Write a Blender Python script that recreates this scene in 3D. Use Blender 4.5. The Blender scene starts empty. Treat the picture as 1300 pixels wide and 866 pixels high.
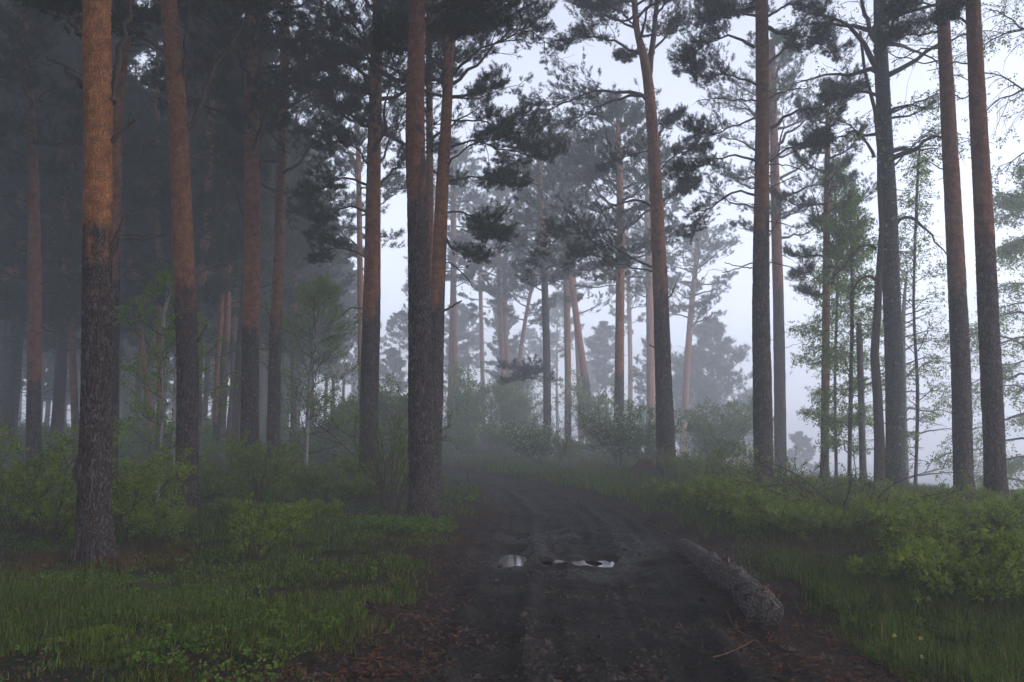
import bpy, math, random
import numpy as np
from math import radians, pi

# ------------------------------------------------------------------ scene, camera, world, light
S = bpy.context.scene
COL = S.collection
F_PX, CX, CY, PITCH, EYE = 1000.0, 650.0, 433.0, math.atan(112 / 1000.0), 1.6
cam_d = bpy.data.cameras.new('camera'); cam = bpy.data.objects.new('camera', cam_d); COL.objects.link(cam)
cam.location = (0, 0, EYE); cam.rotation_euler = (pi / 2 + PITCH, 0, 0)
cam_d.sensor_width = 36; cam_d.lens = 36 * F_PX / 1300; cam_d.clip_start = 0.05; cam_d.clip_end = 2000
S.camera = cam

SUN_EL, SUN_AZ = radians(22), radians(112)      # azimuth clockwise from +Y
W = bpy.data.worlds.new('World'); S.world = W; W.use_nodes = True
nt = W.node_tree; nt.nodes.clear()
o_ = nt.nodes.new('ShaderNodeOutputWorld'); b_ = nt.nodes.new('ShaderNodeBackground')
sky = nt.nodes.new('ShaderNodeTexSky'); sky.sky_type = 'NISHITA'; sky.sun_disc = False
sky.sun_elevation = SUN_EL; sky.sun_rotation = SUN_AZ; sky.air_density = 1.0; sky.dust_density = 1.2; sky.ozone_density = 1.0
hs = nt.nodes.new('ShaderNodeHueSaturation'); hs.inputs['Saturation'].default_value = 0.22   # overcast: pale sky
tint = nt.nodes.new('ShaderNodeMix'); tint.data_type = 'RGBA'; tint.blend_type = 'MULTIPLY'; tint.inputs[0].default_value = 1
tint.inputs[7].default_value = (0.89, 0.915, 1.05, 1)
nt.links.new(sky.outputs[0], hs.inputs['Color']); nt.links.new(hs.outputs[0], tint.inputs[6])
nt.links.new(tint.outputs[2], b_.inputs[0]); nt.links.new(b_.outputs[0], o_.inputs[0])
b_.inputs[1].default_value = 0.15
sd = bpy.data.lights.new('sun', 'SUN'); sd.energy = 0.5; sd.angle = radians(25); sd.color = (1.0, 0.93, 0.84)
so = bpy.data.objects.new('sun', sd); COL.objects.link(so); so.location = (0, 0, 60)
so.rotation_euler = (pi / 2 - SUN_EL, 0, pi - SUN_AZ)
S.view_settings.view_transform = 'Standard'; S.view_settings.look = 'None'
S.view_settings.exposure = 1.55; S.view_settings.gamma = 1; S.view_settings.use_curve_mapping = False
S.render.engine = 'CYCLES'
c = S.cycles
c.max_bounces = 6; c.diffuse_bounces = 3; c.glossy_bounces = 2; c.transmission_bounces = 2; c.volume_bounces = 3
c.transparent_max_bounces = 8; c.use_denoising = True; c.use_adaptive_sampling = True; c.adaptive_threshold = 0.01
c.caustics_reflective = False; c.caustics_refractive = False
HAZE = 0.0082

# ------------------------------------------------------------------ maths helpers
cp, sp = math.cos(PITCH), math.sin(PITCH)
def at(px, py, Y):
    u = (px - CX) / F_PX; v = (CY - py) / F_PX
    d = np.array([u, cp - v * sp, sp + v * cp]); d = d * (Y / d[1])
    return np.array([0, 0, EYE]) + d
def vnoise(x, y, seed=0):
    x = np.asarray(x, float); y = np.asarray(y, float)
    xi = np.floor(x).astype(np.int64); yi = np.floor(y).astype(np.int64); xf = x - xi; yf = y - yi
    u = xf * xf * (3 - 2 * xf); v = yf * yf * (3 - 2 * yf)
    def h(a, b):
        n = (a * 374761393 + b * 668265263 + seed * 1442695041) & 0x7fffffff
        n = ((n ^ (n >> 13)) * 1274126177) & 0x7fffffff
        return ((n ^ (n >> 16)) & 0xffff) / 65535.0
    return ((h(xi, yi) * (1 - u) + h(xi + 1, yi) * u) * (1 - v) + (h(xi, yi + 1) * (1 - u) + h(xi + 1, yi + 1) * u) * v) * 2 - 1
def fbm(x, y, o=4, seed=0):
    s = 0; a = 1; f = 1; t = 0
    for i in range(o):
        s = s + a * vnoise(x * f, y * f, seed + i * 17); t += a; a *= .5; f *= 2.03
    return s / t
def sstep(a, b, x):
    t = np.clip((np.asarray(x, float) - a) / (b - a), 0, 1); return t * t * (3 - 2 * t)
def nrm(v):
    return v / np.maximum(np.linalg.norm(v, axis=-1, keepdims=True), 1e-9)

# ------------------------------------------------------------------ road and terrain
def gpt(px, py, z=0.0):
    u = (px - CX) / F_PX; v = (CY - py) / F_PX
    d = np.array([u, cp - v * sp, sp + v * cp]); return (d * ((z - EYE) / d[2]))[:2]
ROAD_L = [(-1.35, -30), (-1.35, 0), tuple(gpt(455, 866)), tuple(gpt(505, 780)), tuple(gpt(556, 706)), tuple(gpt(598, 662)), tuple(gpt(612, 640)),
          tuple(gpt(610, 622)), tuple(gpt(585, 609)), (-3.9, 27.6), (-7.5, 30.5), (-11.5, 36.0), (-13.0, 46), (-15, 75)]
ROAD_R = [(2.6, -30), (2.55, 0), tuple(gpt(1090, 866)), tuple(gpt(1000, 790)), tuple(gpt(905, 700)), tuple(gpt(860, 668)), tuple(gpt(800, 644)),
          tuple(gpt(735, 624)), tuple(gpt(672, 611)), tuple(gpt(600, 600)), (-5.0, 33.5), (-8.6, 38.5), (-10.3, 47), (-12, 75)]
def dens(P, n=12):
    P = np.array(P, float); out = []
    for i in range(len(P) - 1):
        a, b = P[max(i - 1, 0)], P[min(i + 2, len(P) - 1)]
        for t in np.arange(n) / n:
            p0, p1, p2, p3 = a, P[i], P[i + 1], b
            out.append(.5 * ((2 * p1) + (-p0 + p2) * t + (2 * p0 - 5 * p1 + 4 * p2 - p3) * t * t + (-p0 + 3 * p1 - 3 * p2 + p3) * t ** 3))
    out.append(P[-1]); return np.array(out)
RL, RR = dens(ROAD_L, 6), dens(ROAD_R, 6)
RC = (RL + RR) / 2
RP = np.vstack([RL, RR[::-1]])
def seg_dist(x, y, P, closed=False):
    best = np.full(x.shape, 1e9); A = P; B = np.roll(P, -1, 0)
    n = len(P) if closed else len(P) - 1; arc = np.zeros(x.shape); side = np.zeros(x.shape); acc = 0
    for i in range(n):
        ax, ay = A[i]; bx, by = B[i]; dx, dy = bx - ax, by - ay; L2 = dx * dx + dy * dy + 1e-12
        t = np.clip(((x - ax) * dx + (y - ay) * dy) / L2, 0, 1)
        d = np.hypot(x - ax - t * dx, y - ay - t * dy); m = d < best
        best = np.where(m, d, best); arc = np.where(m, acc + t * math.sqrt(L2), arc)
        side = np.where(m, np.sign((x - ax) * dy - (y - ay) * dx), side); acc += math.sqrt(L2)
    return best, arc, side
def inside(x, y, P):
    r = np.zeros(x.shape, bool); n = len(P); j = n - 1
    for i in range(n):
        xi, yi = P[i]; xj, yj = P[j]
        if yi != yj:
            r ^= ((yi > y) != (yj > y)) & (x < (xj - xi) * (y - yi) / (yj - yi) + xi)
        j = i
    return r
def road_sd(x, y):                       # >0 inside the road, metres to its edge
    x = np.asarray(x, float); y = np.asarray(y, float); sh = x.shape; x = x.ravel(); y = y.ravel()
    out = np.full(x.shape, -9.0); m = (np.abs(x) < 22) & (y < 80) & (y > -32)
    d, _, _ = seg_dist(x[m], y[m], RP, True); ins = inside(x[m], y[m], RP)
    out[m] = np.where(ins, d, -d); return out.reshape(sh)
PUDDLES = []
for px, py, rx, ry in [(650, 711.5, .135, .30), (691, 716.5, .10, .18), (726, 715, .22, .20), (766, 713.5, .13, .24)]:
    g = gpt(px, py, -.03); PUDDLES.append((g[0], g[1], rx, ry))
def H(x, y, detail=True, rs=None):
    x = np.asarray(x, float); y = np.asarray(y, float)
    if rs is None: rs = road_sd(x, y)
    r = sstep(-.5, .5, rs)
    off = 0.10 * fbm(x / 3.1 + 5, y / 3.1, 4, 3) + 0.16 * fbm(x / 11., y / 11., 2, 8)
    off = off + .02 * sstep(-1.3, -4, x) * sstep(30, 20, y) + .07 * sstep(2.6, 5.5, x) * sstep(34, 20, y)
    z = off * (1 - r)
    z = z + 1.3 * sstep(24, 60, y) * sstep(1, -9, x) + .45 * sstep(30, 70, y) * sstep(12, 0, x)
    z = z - 8.5 * sstep(7, 30, x - .0 * y) * sstep(17, 46, y) - 1.0 * sstep(8, 22, x)
    for bx, by, br, bh in BUMPS:
        z = z + bh * np.exp(-((x - bx) ** 2 + (y - by) ** 2) / br ** 2)
    if detail:
        near = sstep(26, 14, y) * (np.abs(x) < 12)
        z = z + near * (1 - r) * .035 * fbm(x / .33, y / .33, 3, 21)
        z = z + near * r * (.034 * fbm(x / .24, y / .30, 5, 5) + .02 * fbm(x / .9, y / 1.4, 2, 6))
        m = (r > .02) & (y < 30) & (y > 2.5)
        if np.any(m):
            xs, ys = x[m], y[m]; d, arc, sd_ = seg_dist(xs, ys, RC); lat = d * sd_
            dz = np.zeros(xs.shape)
            for o, a, w in ((-.86, .045, .20), (.80, .045, .2), (-.35, .02, .12), (.42, .026, .12), (1.15, .028, .16), (-1.2, .016, .14), (.15, .014, .10)):
                wob = .08 * vnoise(arc * .35, arc * 0 + o * 7, 4)
                q = np.abs(lat - o - wob) / w
                dz -= a * (sstep(1.25, .75, q)) - a * .45 * np.exp(-((q - 1.5) / .28) ** 2)
                dz += .012 * np.sin(arc * 2 * pi / .10 + 9 * np.abs(lat - o)) * sstep(1.0, .8, q) * sstep(-.2, .4, fbm(arc / 1.5, lat, 2, 31)) * sstep(14, 9, ys)
            mm = np.exp(-(((xs - .75) / 1.35) ** 2 + ((ys - 11.0) / 1.7) ** 2) * .9)
            lump = .13 * np.abs(fbm(xs / .30, ys / .5, 4, 41)) ** .8 + .06 * fbm(xs / .15, ys / .7, 4, 44) - .01
            dz = dz + mm * lump * 1.1
            for qx, qy, rx, ry in PUDDLES:
                e = ((xs - qx) / rx) ** 2 + ((ys - qy) / ry) ** 2 + 1.5 * fbm(xs / .07, ys / .12, 3, 50)
                pit = sstep(2.6, .9, e); dz = dz * (1 - pit) - .055 * pit
            zz = z[m]; zz += dz * r[m]; z = z.copy(); z[m] = zz
    return z
BUMPS = [(-5.15, 9.75, 1.1, -.06), (4.3, 25.0, .75, .30)]
def hz(x, y): return float(H(np.array([x]), np.array([y]), False)[0])

# ------------------------------------------------------------------ object helpers
def tag(o, label=None, cat=None, group=None, kind=None):
    if label: o['label'] = label
    if cat: o['category'] = cat
    if group: o['group'] = group
    if kind: o['kind'] = kind
    return o
def empty(name, loc, label, cat, group=None):
    o = bpy.data.objects.new(name, None); COL.objects.link(o); o.location = loc; o.empty_display_size = .3
    return tag(o, label, cat, group)
def build(name, V, F, mat, parent=None, attrs=None, smooth=False, loc=None):
    """F: (n,3) or (n,4) array or a list of such."""
    me = bpy.data.meshes.new(name); Fs = F if isinstance(F, list) else [F]; Fs = [np.asarray(f, np.int32) for f in Fs if len(f)]
    V = np.asarray(V, np.float32)
    me.vertices.add(len(V)); me.vertices.foreach_set('co', V.ravel())
    nl = sum(f.size for f in Fs); npoly = sum(len(f) for f in Fs)
    me.loops.add(nl); me.polygons.add(npoly)
    me.loops.foreach_set('vertex_index', np.concatenate([f.ravel() for f in Fs]))
    st = []; acc = 0
    for f in Fs:
        st.append(acc + np.arange(len(f)) * f.shape[1]); acc += f.size
    me.polygons.foreach_set('loop_start', np.concatenate(st).astype(np.int32))
    if attrs:
        for k, a in attrs.items():
            at_ = me.attributes.new(k, 'FLOAT', 'POINT'); at_.data.foreach_set('value', np.asarray(a, np.float32).ravel())
    me.update(calc_edges=True)
    if smooth: me.shade_smooth()
    else: me.shade_flat()
    me.materials.append(mat)
    o = bpy.data.objects.new(name, me); COL.objects.link(o)
    if parent: o.parent = parent
    if loc is not None: o.location = loc
    return o
def copy_tree(o, parent=None):
    c_ = o.copy(); COL.objects.link(c_); c_.parent = parent
    for ch in list(o.children): copy_tree(ch, c_)
    return c_
class Geo:
    def __init__(s): s.V = []; s.F3 = []; s.F4 = []; s.A = {}; s.n = 0
    def add(s, V, F3=None, F4=None, **A):
        if len(V) == 0: return
        s.V.append(V)
        if F3 is not None: s.F3.append(np.asarray(F3) + s.n)
        if F4 is not None: s.F4.append(np.asarray(F4) + s.n)
        for k, a in A.items():
            a = np.broadcast_to(np.asarray(a, float), (len(V),)) if np.ndim(a) == 0 else a
            s.A.setdefault(k, []).append(a)
        s.n += len(V)
    def obj(s, name, mat, parent=None, smooth=False, loc=None):
        if not s.V: return None
        F = []
        if s.F3: F.append(np.concatenate(s.F3))
        if s.F4: F.append(np.concatenate(s.F4))
        return build(name, np.concatenate(s.V), F, mat, parent, {k: np.concatenate(a) for k, a in s.A.items()}, smooth, loc)

def tubes(P, R, sides=4, cap=False):
    """P (n,k,3), R (n,k) -> vertices and quads of n tubes."""
    n, k, _ = P.shape
    T = nrm(np.gradient(P, axis=1))
    main = nrm(P[:, -1] - P[:, 0]); ref = np.where(np.abs(main[:, 2:3]) > .8, np.array([[1., .13, 0]]), np.array([[0, 0, 1.]]))
    A = nrm(np.cross(T, ref[:, None, :])); B = np.cross(T, A)
    th = np.arange(sides) * 2 * pi / sides
    V = P[:, :, None] + R[:, :, None, None] * (np.cos(th)[:, None] * A[:, :, None] + np.sin(th)[:, None] * B[:, :, None])
    V = V.reshape(-1, 3)
    i = np.arange(n)[:, None, None] * k * sides; j = np.arange(k - 1)[None, :, None] * sides; s_ = np.arange(sides)[None, None, :]; s2 = (s_ + 1) % sides
    q = np.stack([i + j + s_, i + j + s2, i + j + sides + s2, i + j + sides + s_], -1).reshape(-1, 4)
    return V, q

def resample(P, k):
    P = np.asarray(P, float); P = dens3(P); d = np.r_[0, np.cumsum(np.linalg.norm(np.diff(P, axis=0), axis=1))]
    t = np.linspace(0, d[-1], k); return np.stack([np.interp(t, d, P[:, i]) for i in range(3)], 1)
def dens3(P, n=6):
    out = []
    for i in range(len(P) - 1):
        p0, p1, p2, p3 = P[max(i - 1, 0)], P[i], P[i + 1], P[min(i + 2, len(P) - 1)]
        for t in np.arange(n) / n:
            out.append(.5 * ((2 * p1) + (-p0 + p2) * t + (2 * p0 - 5 * p1 + 4 * p2 - p3) * t * t + (-p0 + 3 * p1 - 3 * p2 + p3) * t ** 3))
    out.append(P[-1]); return np.array(out)

def children(rng, P, m, t0, t1, lf, ang=(40, 70), up=.15, bend=.2, k=6, wig=.04, taper=.55, flat=.35):
    """m side shoots on each polyline of P (n,k0,3); returns (n*m,k,3) and lengths."""
    n, k0, _ = P.shape
    L = np.linalg.norm(np.diff(P, axis=1), axis=2).sum(1)
    t = (np.linspace(t0, t1, m)[None] + rng.uniform(-.5, .5, (n, m)) * (t1 - t0) / max(m, 1)).clip(0.02, .99)
    f = t * (k0 - 1); i0 = np.minimum(f.astype(int), k0 - 2); fr = (f - i0)[..., None]
    ar = np.arange(n)[:, None]
    p0, p1 = P[ar, i0], P[ar, i0 + 1]; st = p0 + (p1 - p0) * fr; tan = nrm(p1 - p0)
    side = nrm(np.cross(tan, np.array([0, 0, 1.]) + 1e-3))
    sg = (np.arange(m) % 2 * 2 - 1)[None, :, None] * np.where(rng.random((n, 1, 1)) < .5, 1, -1)
    upv = np.cross(side, tan)
    a = np.radians(rng.uniform(ang[0], ang[1], (n, m)))[..., None]
    fl = rng.normal(0, flat, (n, m))[..., None]
    d = nrm(tan * np.cos(a) + (side * sg * np.cos(fl) + upv * np.sin(fl)) * np.sin(a) + np.array([0, 0, up]))
    ln = L[:, None] * rng.uniform(lf[0], lf[1], (n, m)) * (1 - taper * (t - t0) / max(t1 - t0, 1e-3))
    s_ = np.linspace(0, 1, k)
    Q = st[:, :, None] + ln[..., None, None] * (d[:, :, None] * s_[:, None] + np.array([0, 0, bend]) * (s_ ** 2)[:, None])
    w = rng.normal(0, 1, (n, m, k, 3)) * wig * ln[..., None, None] * (s_[:, None] > 0)
    Q = Q + np.cumsum(w, 2) * .5
    return Q.reshape(-1, k, 3), ln.ravel()

def shoots(P, r0, r1):
    n, k, _ = P.shape; t = np.linspace(0, 1, k)[None]
    r0 = np.broadcast_to(np.asarray(r0, float), (n,))[:, None]; r1 = np.broadcast_to(np.asarray(r1, float), (n,))[:, None]
    return r0 + (r1 - r0) * t ** .8

# foliage clusters: triangles in a local frame whose x axis is the twig
def tuft_templates(seed, K, nl, nw, twig, ang=(25, 75), n=8):
    rng = np.random.default_rng(seed); T = []
    for _ in range(n):
        s_ = rng.uniform(0, 1, K); base = np.stack([s_ * twig, 0 * s_, 0 * s_], 1)
        a = np.radians(rng.uniform(ang[0], ang[1], K)); ph = rng.uniform(0, 2 * pi, K)
        d = np.stack([np.cos(a), np.sin(a) * np.cos(ph), np.sin(a) * np.sin(ph)], 1)
        w = nrm(np.cross(d, rng.normal(0, 1, (K, 3)))) * nw / 2; L = nl * rng.uniform(.75, 1.15, (K, 1))
        T.append(np.stack([base - w, base + w, base + d * L], 1))
    return np.array(T)                                        # (n,K,3,3)
def leaf_templates(seed, K, ll, lw, twig, n=8, droop=0.0, ang=(30, 80)):
    rng = np.random.default_rng(seed); T = []
    for _ in range(n):
        s_ = rng.uniform(0, 1, K); base = np.stack([s_ * twig, 0 * s_, 0 * s_], 1)
        a = np.radians(rng.uniform(*ang, K)); ph = rng.uniform(0, 2 * pi, K)
        d = np.stack([np.cos(a), np.sin(a) * np.cos(ph), np.sin(a) * np.sin(ph)], 1)
        base = base + d * ll * .25
        w = nrm(np.cross(d, rng.normal(0, 1, (K, 3)))); nn = np.cross(d, w); L = ll * rng.uniform(.6, 1.15, (K, 1)); wd = w * L * (lw / ll) / 2
        mid = base + d * L * .45 - nn * L * .06; tip = base + d * L
        T.append(np.concatenate([np.stack([base, mid - wd, tip], 1), np.stack([base, tip, mid + wd + nn * L * .1], 1)], 0))
    return np.array(T)
def foliage(geo, rng, pos, dirs, T, scale=1.0, zmix=0.0):
    M = len(pos)
    if M == 0: return
    X = nrm(dirs + rng.normal(0, .15, dirs.shape)); R_ = rng.normal(0, 1, (M, 3)); Y_ = nrm(np.cross(X, R_)); Z_ = np.cross(X, Y_)
    B = np.stack([X, Y_, Z_], 1)                              # rows are axes
    sc = (scale * rng.uniform(.8, 1.2, M))[:, None, None, None]
    t = T[rng.integers(0, len(T), M)] * sc
    V = np.einsum('mkvi,mij->mkvj', t, B) + pos[:, None, None]
    K = V.shape[1]; tint_ = np.repeat(rng.uniform(0, 1, M), K * 3) * .75 + np.repeat(rng.uniform(0, 1, M * K), 3) * .25
    V = V.reshape(-1, 3); geo.add(V, F3=np.arange(len(V)).reshape(-1, 3), tint=tint_)
def ends(P, frac=(1.0,)):
    """points and directions near the tips of polylines"""
    k = P.shape[1]; ps, ds = [], []
    for f in frac:
        x = f * (k - 1); i = min(int(x), k - 2); ps.append(P[:, i] + (P[:, i + 1] - P[:, i]) * (x - i)); ds.append(P[:, i + 1] - P[:, i])
    return np.concatenate(ps), nrm(np.concatenate(ds))

# ------------------------------------------------------------------ materials
def mat(name):
    m = bpy.data.materials.new(name); m.use_nodes = True; n = m.node_tree.nodes; n.clear(); return m, n, m.node_tree.links
def N(n, t, **kw):
    x = n.new(t)
    for k, v in kw.items(): setattr(x, k, v)
    return x
def mixc(n, l, fac, a, b, bt='MIX'):
    x = N(n, 'ShaderNodeMix', data_type='RGBA', blend_type=bt)
    for s_, v in ((x.inputs[0], fac), (x.inputs[6], a), (x.inputs[7], b)):
        if hasattr(v, 'is_linked'): l.new(v, s_)
        elif isinstance(v, (int, float)): s_.default_value = v
        else: s_.default_value = (*v, 1)
    return x.outputs[2]
def ramp(n, l, fac, a, b, sm=True):
    x = N(n, 'ShaderNodeMapRange'); x.interpolation_type = 'SMOOTHSTEP' if sm else 'LINEAR'
    l.new(fac, x.inputs[0]); x.inputs[1].default_value = a; x.inputs[2].default_value = b; return x.outputs[0]
def math_(n, l, op, a, b=0.0):
    x = N(n, 'ShaderNodeMath', operation=op)
    for s_, v in ((x.inputs[0], a), (x.inputs[1], b)):
        if hasattr(v, 'is_linked'): l.new(v, s_)
        else: s_.default_value = v
    return x.outputs[0]
def noise(n, l, vec, scale, det=4, rough=.55, dist=0):
    x = N(n, 'ShaderNodeTexNoise'); x.inputs['Scale'].default_value = scale; x.inputs['Detail'].default_value = det
    x.inputs['Roughness'].default_value = rough; x.inputs['Distortion'].default_value = dist
    if vec is not None: l.new(vec, x.inputs['Vector'])
    return x.outputs[0]
def vor(n, l, vec, scale, feat='DISTANCE_TO_EDGE', rnd=1):
    x = N(n, 'ShaderNodeTexVoronoi', feature=feat); x.inputs['Scale'].default_value = scale; x.inputs['Randomness'].default_value = rnd
    l.new(vec, x.inputs['Vector']); return x.outputs[0]
def coords(n, l, sc=(1, 1, 1), warp=0.0, wscale=4):
    tc = N(n, 'ShaderNodeTexCoord'); mp = N(n, 'ShaderNodeMapping'); mp.inputs['Scale'].default_value = sc
    l.new(tc.outputs['Object'], mp.inputs[0]); v = mp.outputs[0]
    if warp:
        nz = N(n, 'ShaderNodeTexNoise'); nz.inputs['Scale'].default_value = wscale; nz.inputs['Detail'].default_value = 2; l.new(v, nz.inputs['Vector'])
        vm = N(n, 'ShaderNodeVectorMath', operation='MULTIPLY_ADD'); l.new(nz.outputs['Color'], vm.inputs[0]); vm.inputs[1].default_value = (warp,) * 3; l.new(v, vm.inputs[2]); v = vm.outputs[0]
    return v
def finish(n, l, col, rough=.85, bump=None, bstr=.5, bdist=.02, spec=.3):
    p = N(n, 'ShaderNodeBsdfPrincipled'); o = N(n, 'ShaderNodeOutputMaterial')
    if hasattr(col, 'is_linked'): l.new(col, p.inputs['Base Color'])
    else: p.inputs['Base Color'].default_value = (*col, 1)
    if hasattr(rough, 'is_linked'): l.new(rough, p.inputs['Roughness'])
    else: p.inputs['Roughness'].default_value = rough
    p.inputs['Specular IOR Level'].default_value = spec
    if bump is not None:
        b = N(n, 'ShaderNodeBump'); b.inputs['Strength'].default_value = bstr; b.inputs['Distance'].default_value = bdist
        l.new(bump, b.inputs['Height']); l.new(b.outputs[0], p.inputs['Normal'])
    l.new(p.outputs[0], o.inputs['Surface']); return p
def attr(n, name): return N(n, 'ShaderNodeAttribute', attribute_name=name).outputs['Fac']

def bark_material():
    m, n, l = mat('pine_bark')
    v = coords(n, l, (1, 1, .24), .6, 5.0)
    e = vor(n, l, v, 23); crack = ramp(n, l, e, .0, .27)
    e2 = vor(n, l, v, 60); c2 = ramp(n, l, e2, .0, .12)
    v1 = coords(n, l); big = noise(n, l, v1, 1.6, 3); fine = noise(n, l, v1, 45, 4, .7); midn = noise(n, l, v1, 7, 4, .6)
    plate = mixc(n, l, ramp(n, l, midn, .35, .65), (.20, .155, .145), (.085, .062, .056))
    plate = mixc(n, l, ramp(n, l, fine, .4, .75), plate, (.22, .19, .185))
    plate = mixc(n, l, math_(n, l, 'MULTIPLY', ramp(n, l, noise(n, l, v, 9, 2), .58, .72), .6), plate, (.20, .085, .05))
    low = mixc(n, l, crack, (.040, .029, .026), plate); low = mixc(n, l, math_(n, l, 'MULTIPLY', math_(n, l, 'SUBTRACT', 1.0, c2), .35), low, (.045, .035, .032))
    fl = vor(n, l, coords(n, l, (1, 1, .50), .85, 7), 19); flake = ramp(n, l, fl, .0, .20)
    warm = attr(n, 'warm')
    hi_a = mixc(n, l, warm, (.33, .16, .11), (.62, .27, .105)); hi_b = mixc(n, l, warm, (.15, .068, .052), (.30, .11, .045))
    hi = mixc(n, l, ramp(n, l, midn, .3, .7), hi_a, hi_b); hi = mixc(n, l, math_(n, l, 'MULTIPLY', ramp(n, l, fine, .5, .8), .5), hi, mixc(n, l, .5, hi_a, (.42, .27, .19)))
    hi = mixc(n, l, math_(n, l, 'MULTIPLY', math_(n, l, 'SUBTRACT', 1.0, flake), .72), hi, (.11, .05, .033))
    sp_ = ramp(n, l, noise(n, l, coords(n, l, (1, 1, .7)), 3.3, 3), .66, .73); hi = mixc(n, l, sp_, hi, low)
    u = attr(n, 'u'); nn = math_(n, l, 'MULTIPLY', math_(n, l, 'SUBTRACT', noise(n, l, coords(n, l, (1, 1, .45)), 2.3, 5, .6), .5), 5.5)
    f = ramp(n, l, math_(n, l, 'ADD', u, nn), -.35, .35)
    col = mixc(n, l, f, low, hi)
    moss = attr(n, 'moss'); mf = math_(n, l, 'MULTIPLY', moss, ramp(n, l, big, .42, .6)); col = mixc(n, l, mf, col, (.075, .095, .04))
    hb = math_(n, l, 'MULTIPLY', crack, math_(n, l, 'SUBTRACT', 1.15, f)); hb = math_(n, l, 'ADD', hb, math_(n, l, 'MULTIPLY', flake, .55)); hb = math_(n, l, 'ADD', hb, math_(n, l, 'MULTIPLY', fine, .3))
    finish(n, l, col, .9, hb, .85, .03, .15); return m
def birch_bark_material():
    m, n, l = mat('dark_birch_bark')
    v = coords(n, l, (1, 1, .5), .3, 3); e = vor(n, l, v, 16); crack = ramp(n, l, e, .01, .15)
    fine = noise(n, l, coords(n, l), 30, 4, .7); a = mixc(n, l, ramp(n, l, fine, .35, .7), (.045, .043, .045), (.10, .097, .10))
    pale = ramp(n, l, noise(n, l, coords(n, l, (1, 1, 1.6), .4, 4), 5.5, 4, .65), .60, .68)
    a = mixc(n, l, math_(n, l, 'MULTIPLY', pale, attr(n, 'warm')), a, (.42, .40, .40)); col = mixc(n, l, crack, (.02, .02, .02), a)
    col = mixc(n, l, math_(n, l, 'MULTIPLY', attr(n, 'moss'), ramp(n, l, noise(n, l, coords(n, l), 2.2, 3), .42, .6)), col, (.07, .09, .035))
    finish(n, l, col, .9, crack, .7, .02, .15); return m
def simple_bark(name, a, b, scale=20):
    m, n, l = mat(name); f = noise(n, l, coords(n, l, (1, 1, .5)), scale, 4, .65)
    finish(n, l, mixc(n, l, ramp(n, l, f, .35, .65), a, b), .9, f, .4, .01, .15); return m
def leaf_material(name, a, b, trans=.35, c3=None):
    m, n, l = mat(name); t = attr(n, 'tint'); col = mixc(n, l, t, a, b)
    if c3: col = mixc(n, l, ramp(n, l, t, .93, .97), col, c3)
    d = N(n, 'ShaderNodeBsdfDiffuse'); tr = N(n, 'ShaderNodeBsdfTranslucent'); mx = N(n, 'ShaderNodeMixShader'); o = N(n, 'ShaderNodeOutputMaterial')
    l.new(col, d.inputs[0]); l.new(col, tr.inputs[0]); mx.inputs[0].default_value = trans
    l.new(d.outputs[0], mx.inputs[1]); l.new(tr.outputs[0], mx.inputs[2]); l.new(mx.outputs[0], o.inputs[0]); return m
def ground_material():
    m, n, l = mat('forest_floor'); v = coords(n, l)
    road = attr(n, 'road'); n1 = noise(n, l, v, 1.3, 5, .6); n2 = noise(n, l, v, 14, 5, .65); n3 = noise(n, l, v, 70, 3, .7)
    mud = mixc(n, l, ramp(n, l, n1, .35, .65), (.015, .0115, .010), (.044, .033, .027)); mud = mixc(n, l, ramp(n, l, n2, .35, .7), mud, (.007, .0055, .005))
    mud = mixc(n, l, math_(n, l, 'MULTIPLY', ramp(n, l, n3, .62, .72), .5), mud, (.085, .058, .042))
    litter = mixc(n, l, ramp(n, l, n2, .4, .65), (.040, .022, .016), (.020, .014, .011)); litter = mixc(n, l, math_(n, l, 'MULTIPLY', ramp(n, l, n3, .55, .68), .6), litter, (.085, .048, .03))
    soil = mixc(n, l, ramp(n, l, n1, .4, .6), (.026, .036, .013), (.036, .028, .016)); soil = mixc(n, l, ramp(n, l, n2, .4, .65), soil, (.017, .022, .010))
    rn = math_(n, l, 'ADD', road, math_(n, l, 'MULTIPLY', math_(n, l, 'SUBTRACT', n1, .5), .9)); rn = math_(n, l, 'ADD', rn, math_(n, l, 'MULTIPLY', math_(n, l, 'SUBTRACT', n2, .5), .5))
    c1 = mixc(n, l, ramp(n, l, rn, -.75, -.2), soil, litter); c2 = mixc(n, l, ramp(n, l, rn, .0, .7), c1, mud)
    wet = attr(n, 'wet'); c3 = mixc(n, l, math_(n, l, 'MULTIPLY', wet, .45), c2, (.02, .018, .018))
    rg = N(n, 'ShaderNodeMapRange'); l.new(math_(n, l, 'MULTIPLY', wet, ramp(n, l, n1, .3, .6)), rg.inputs[0]); rg.inputs[3].default_value = .92; rg.inputs[4].default_value = .42
    hb = math_(n, l, 'ADD', math_(n, l, 'MULTIPLY', n2, .9), math_(n, l, 'MULTIPLY', n3, .45))
    finish(n, l, c3, rg.outputs[0], hb, 1.0, .05, .18); return m

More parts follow.
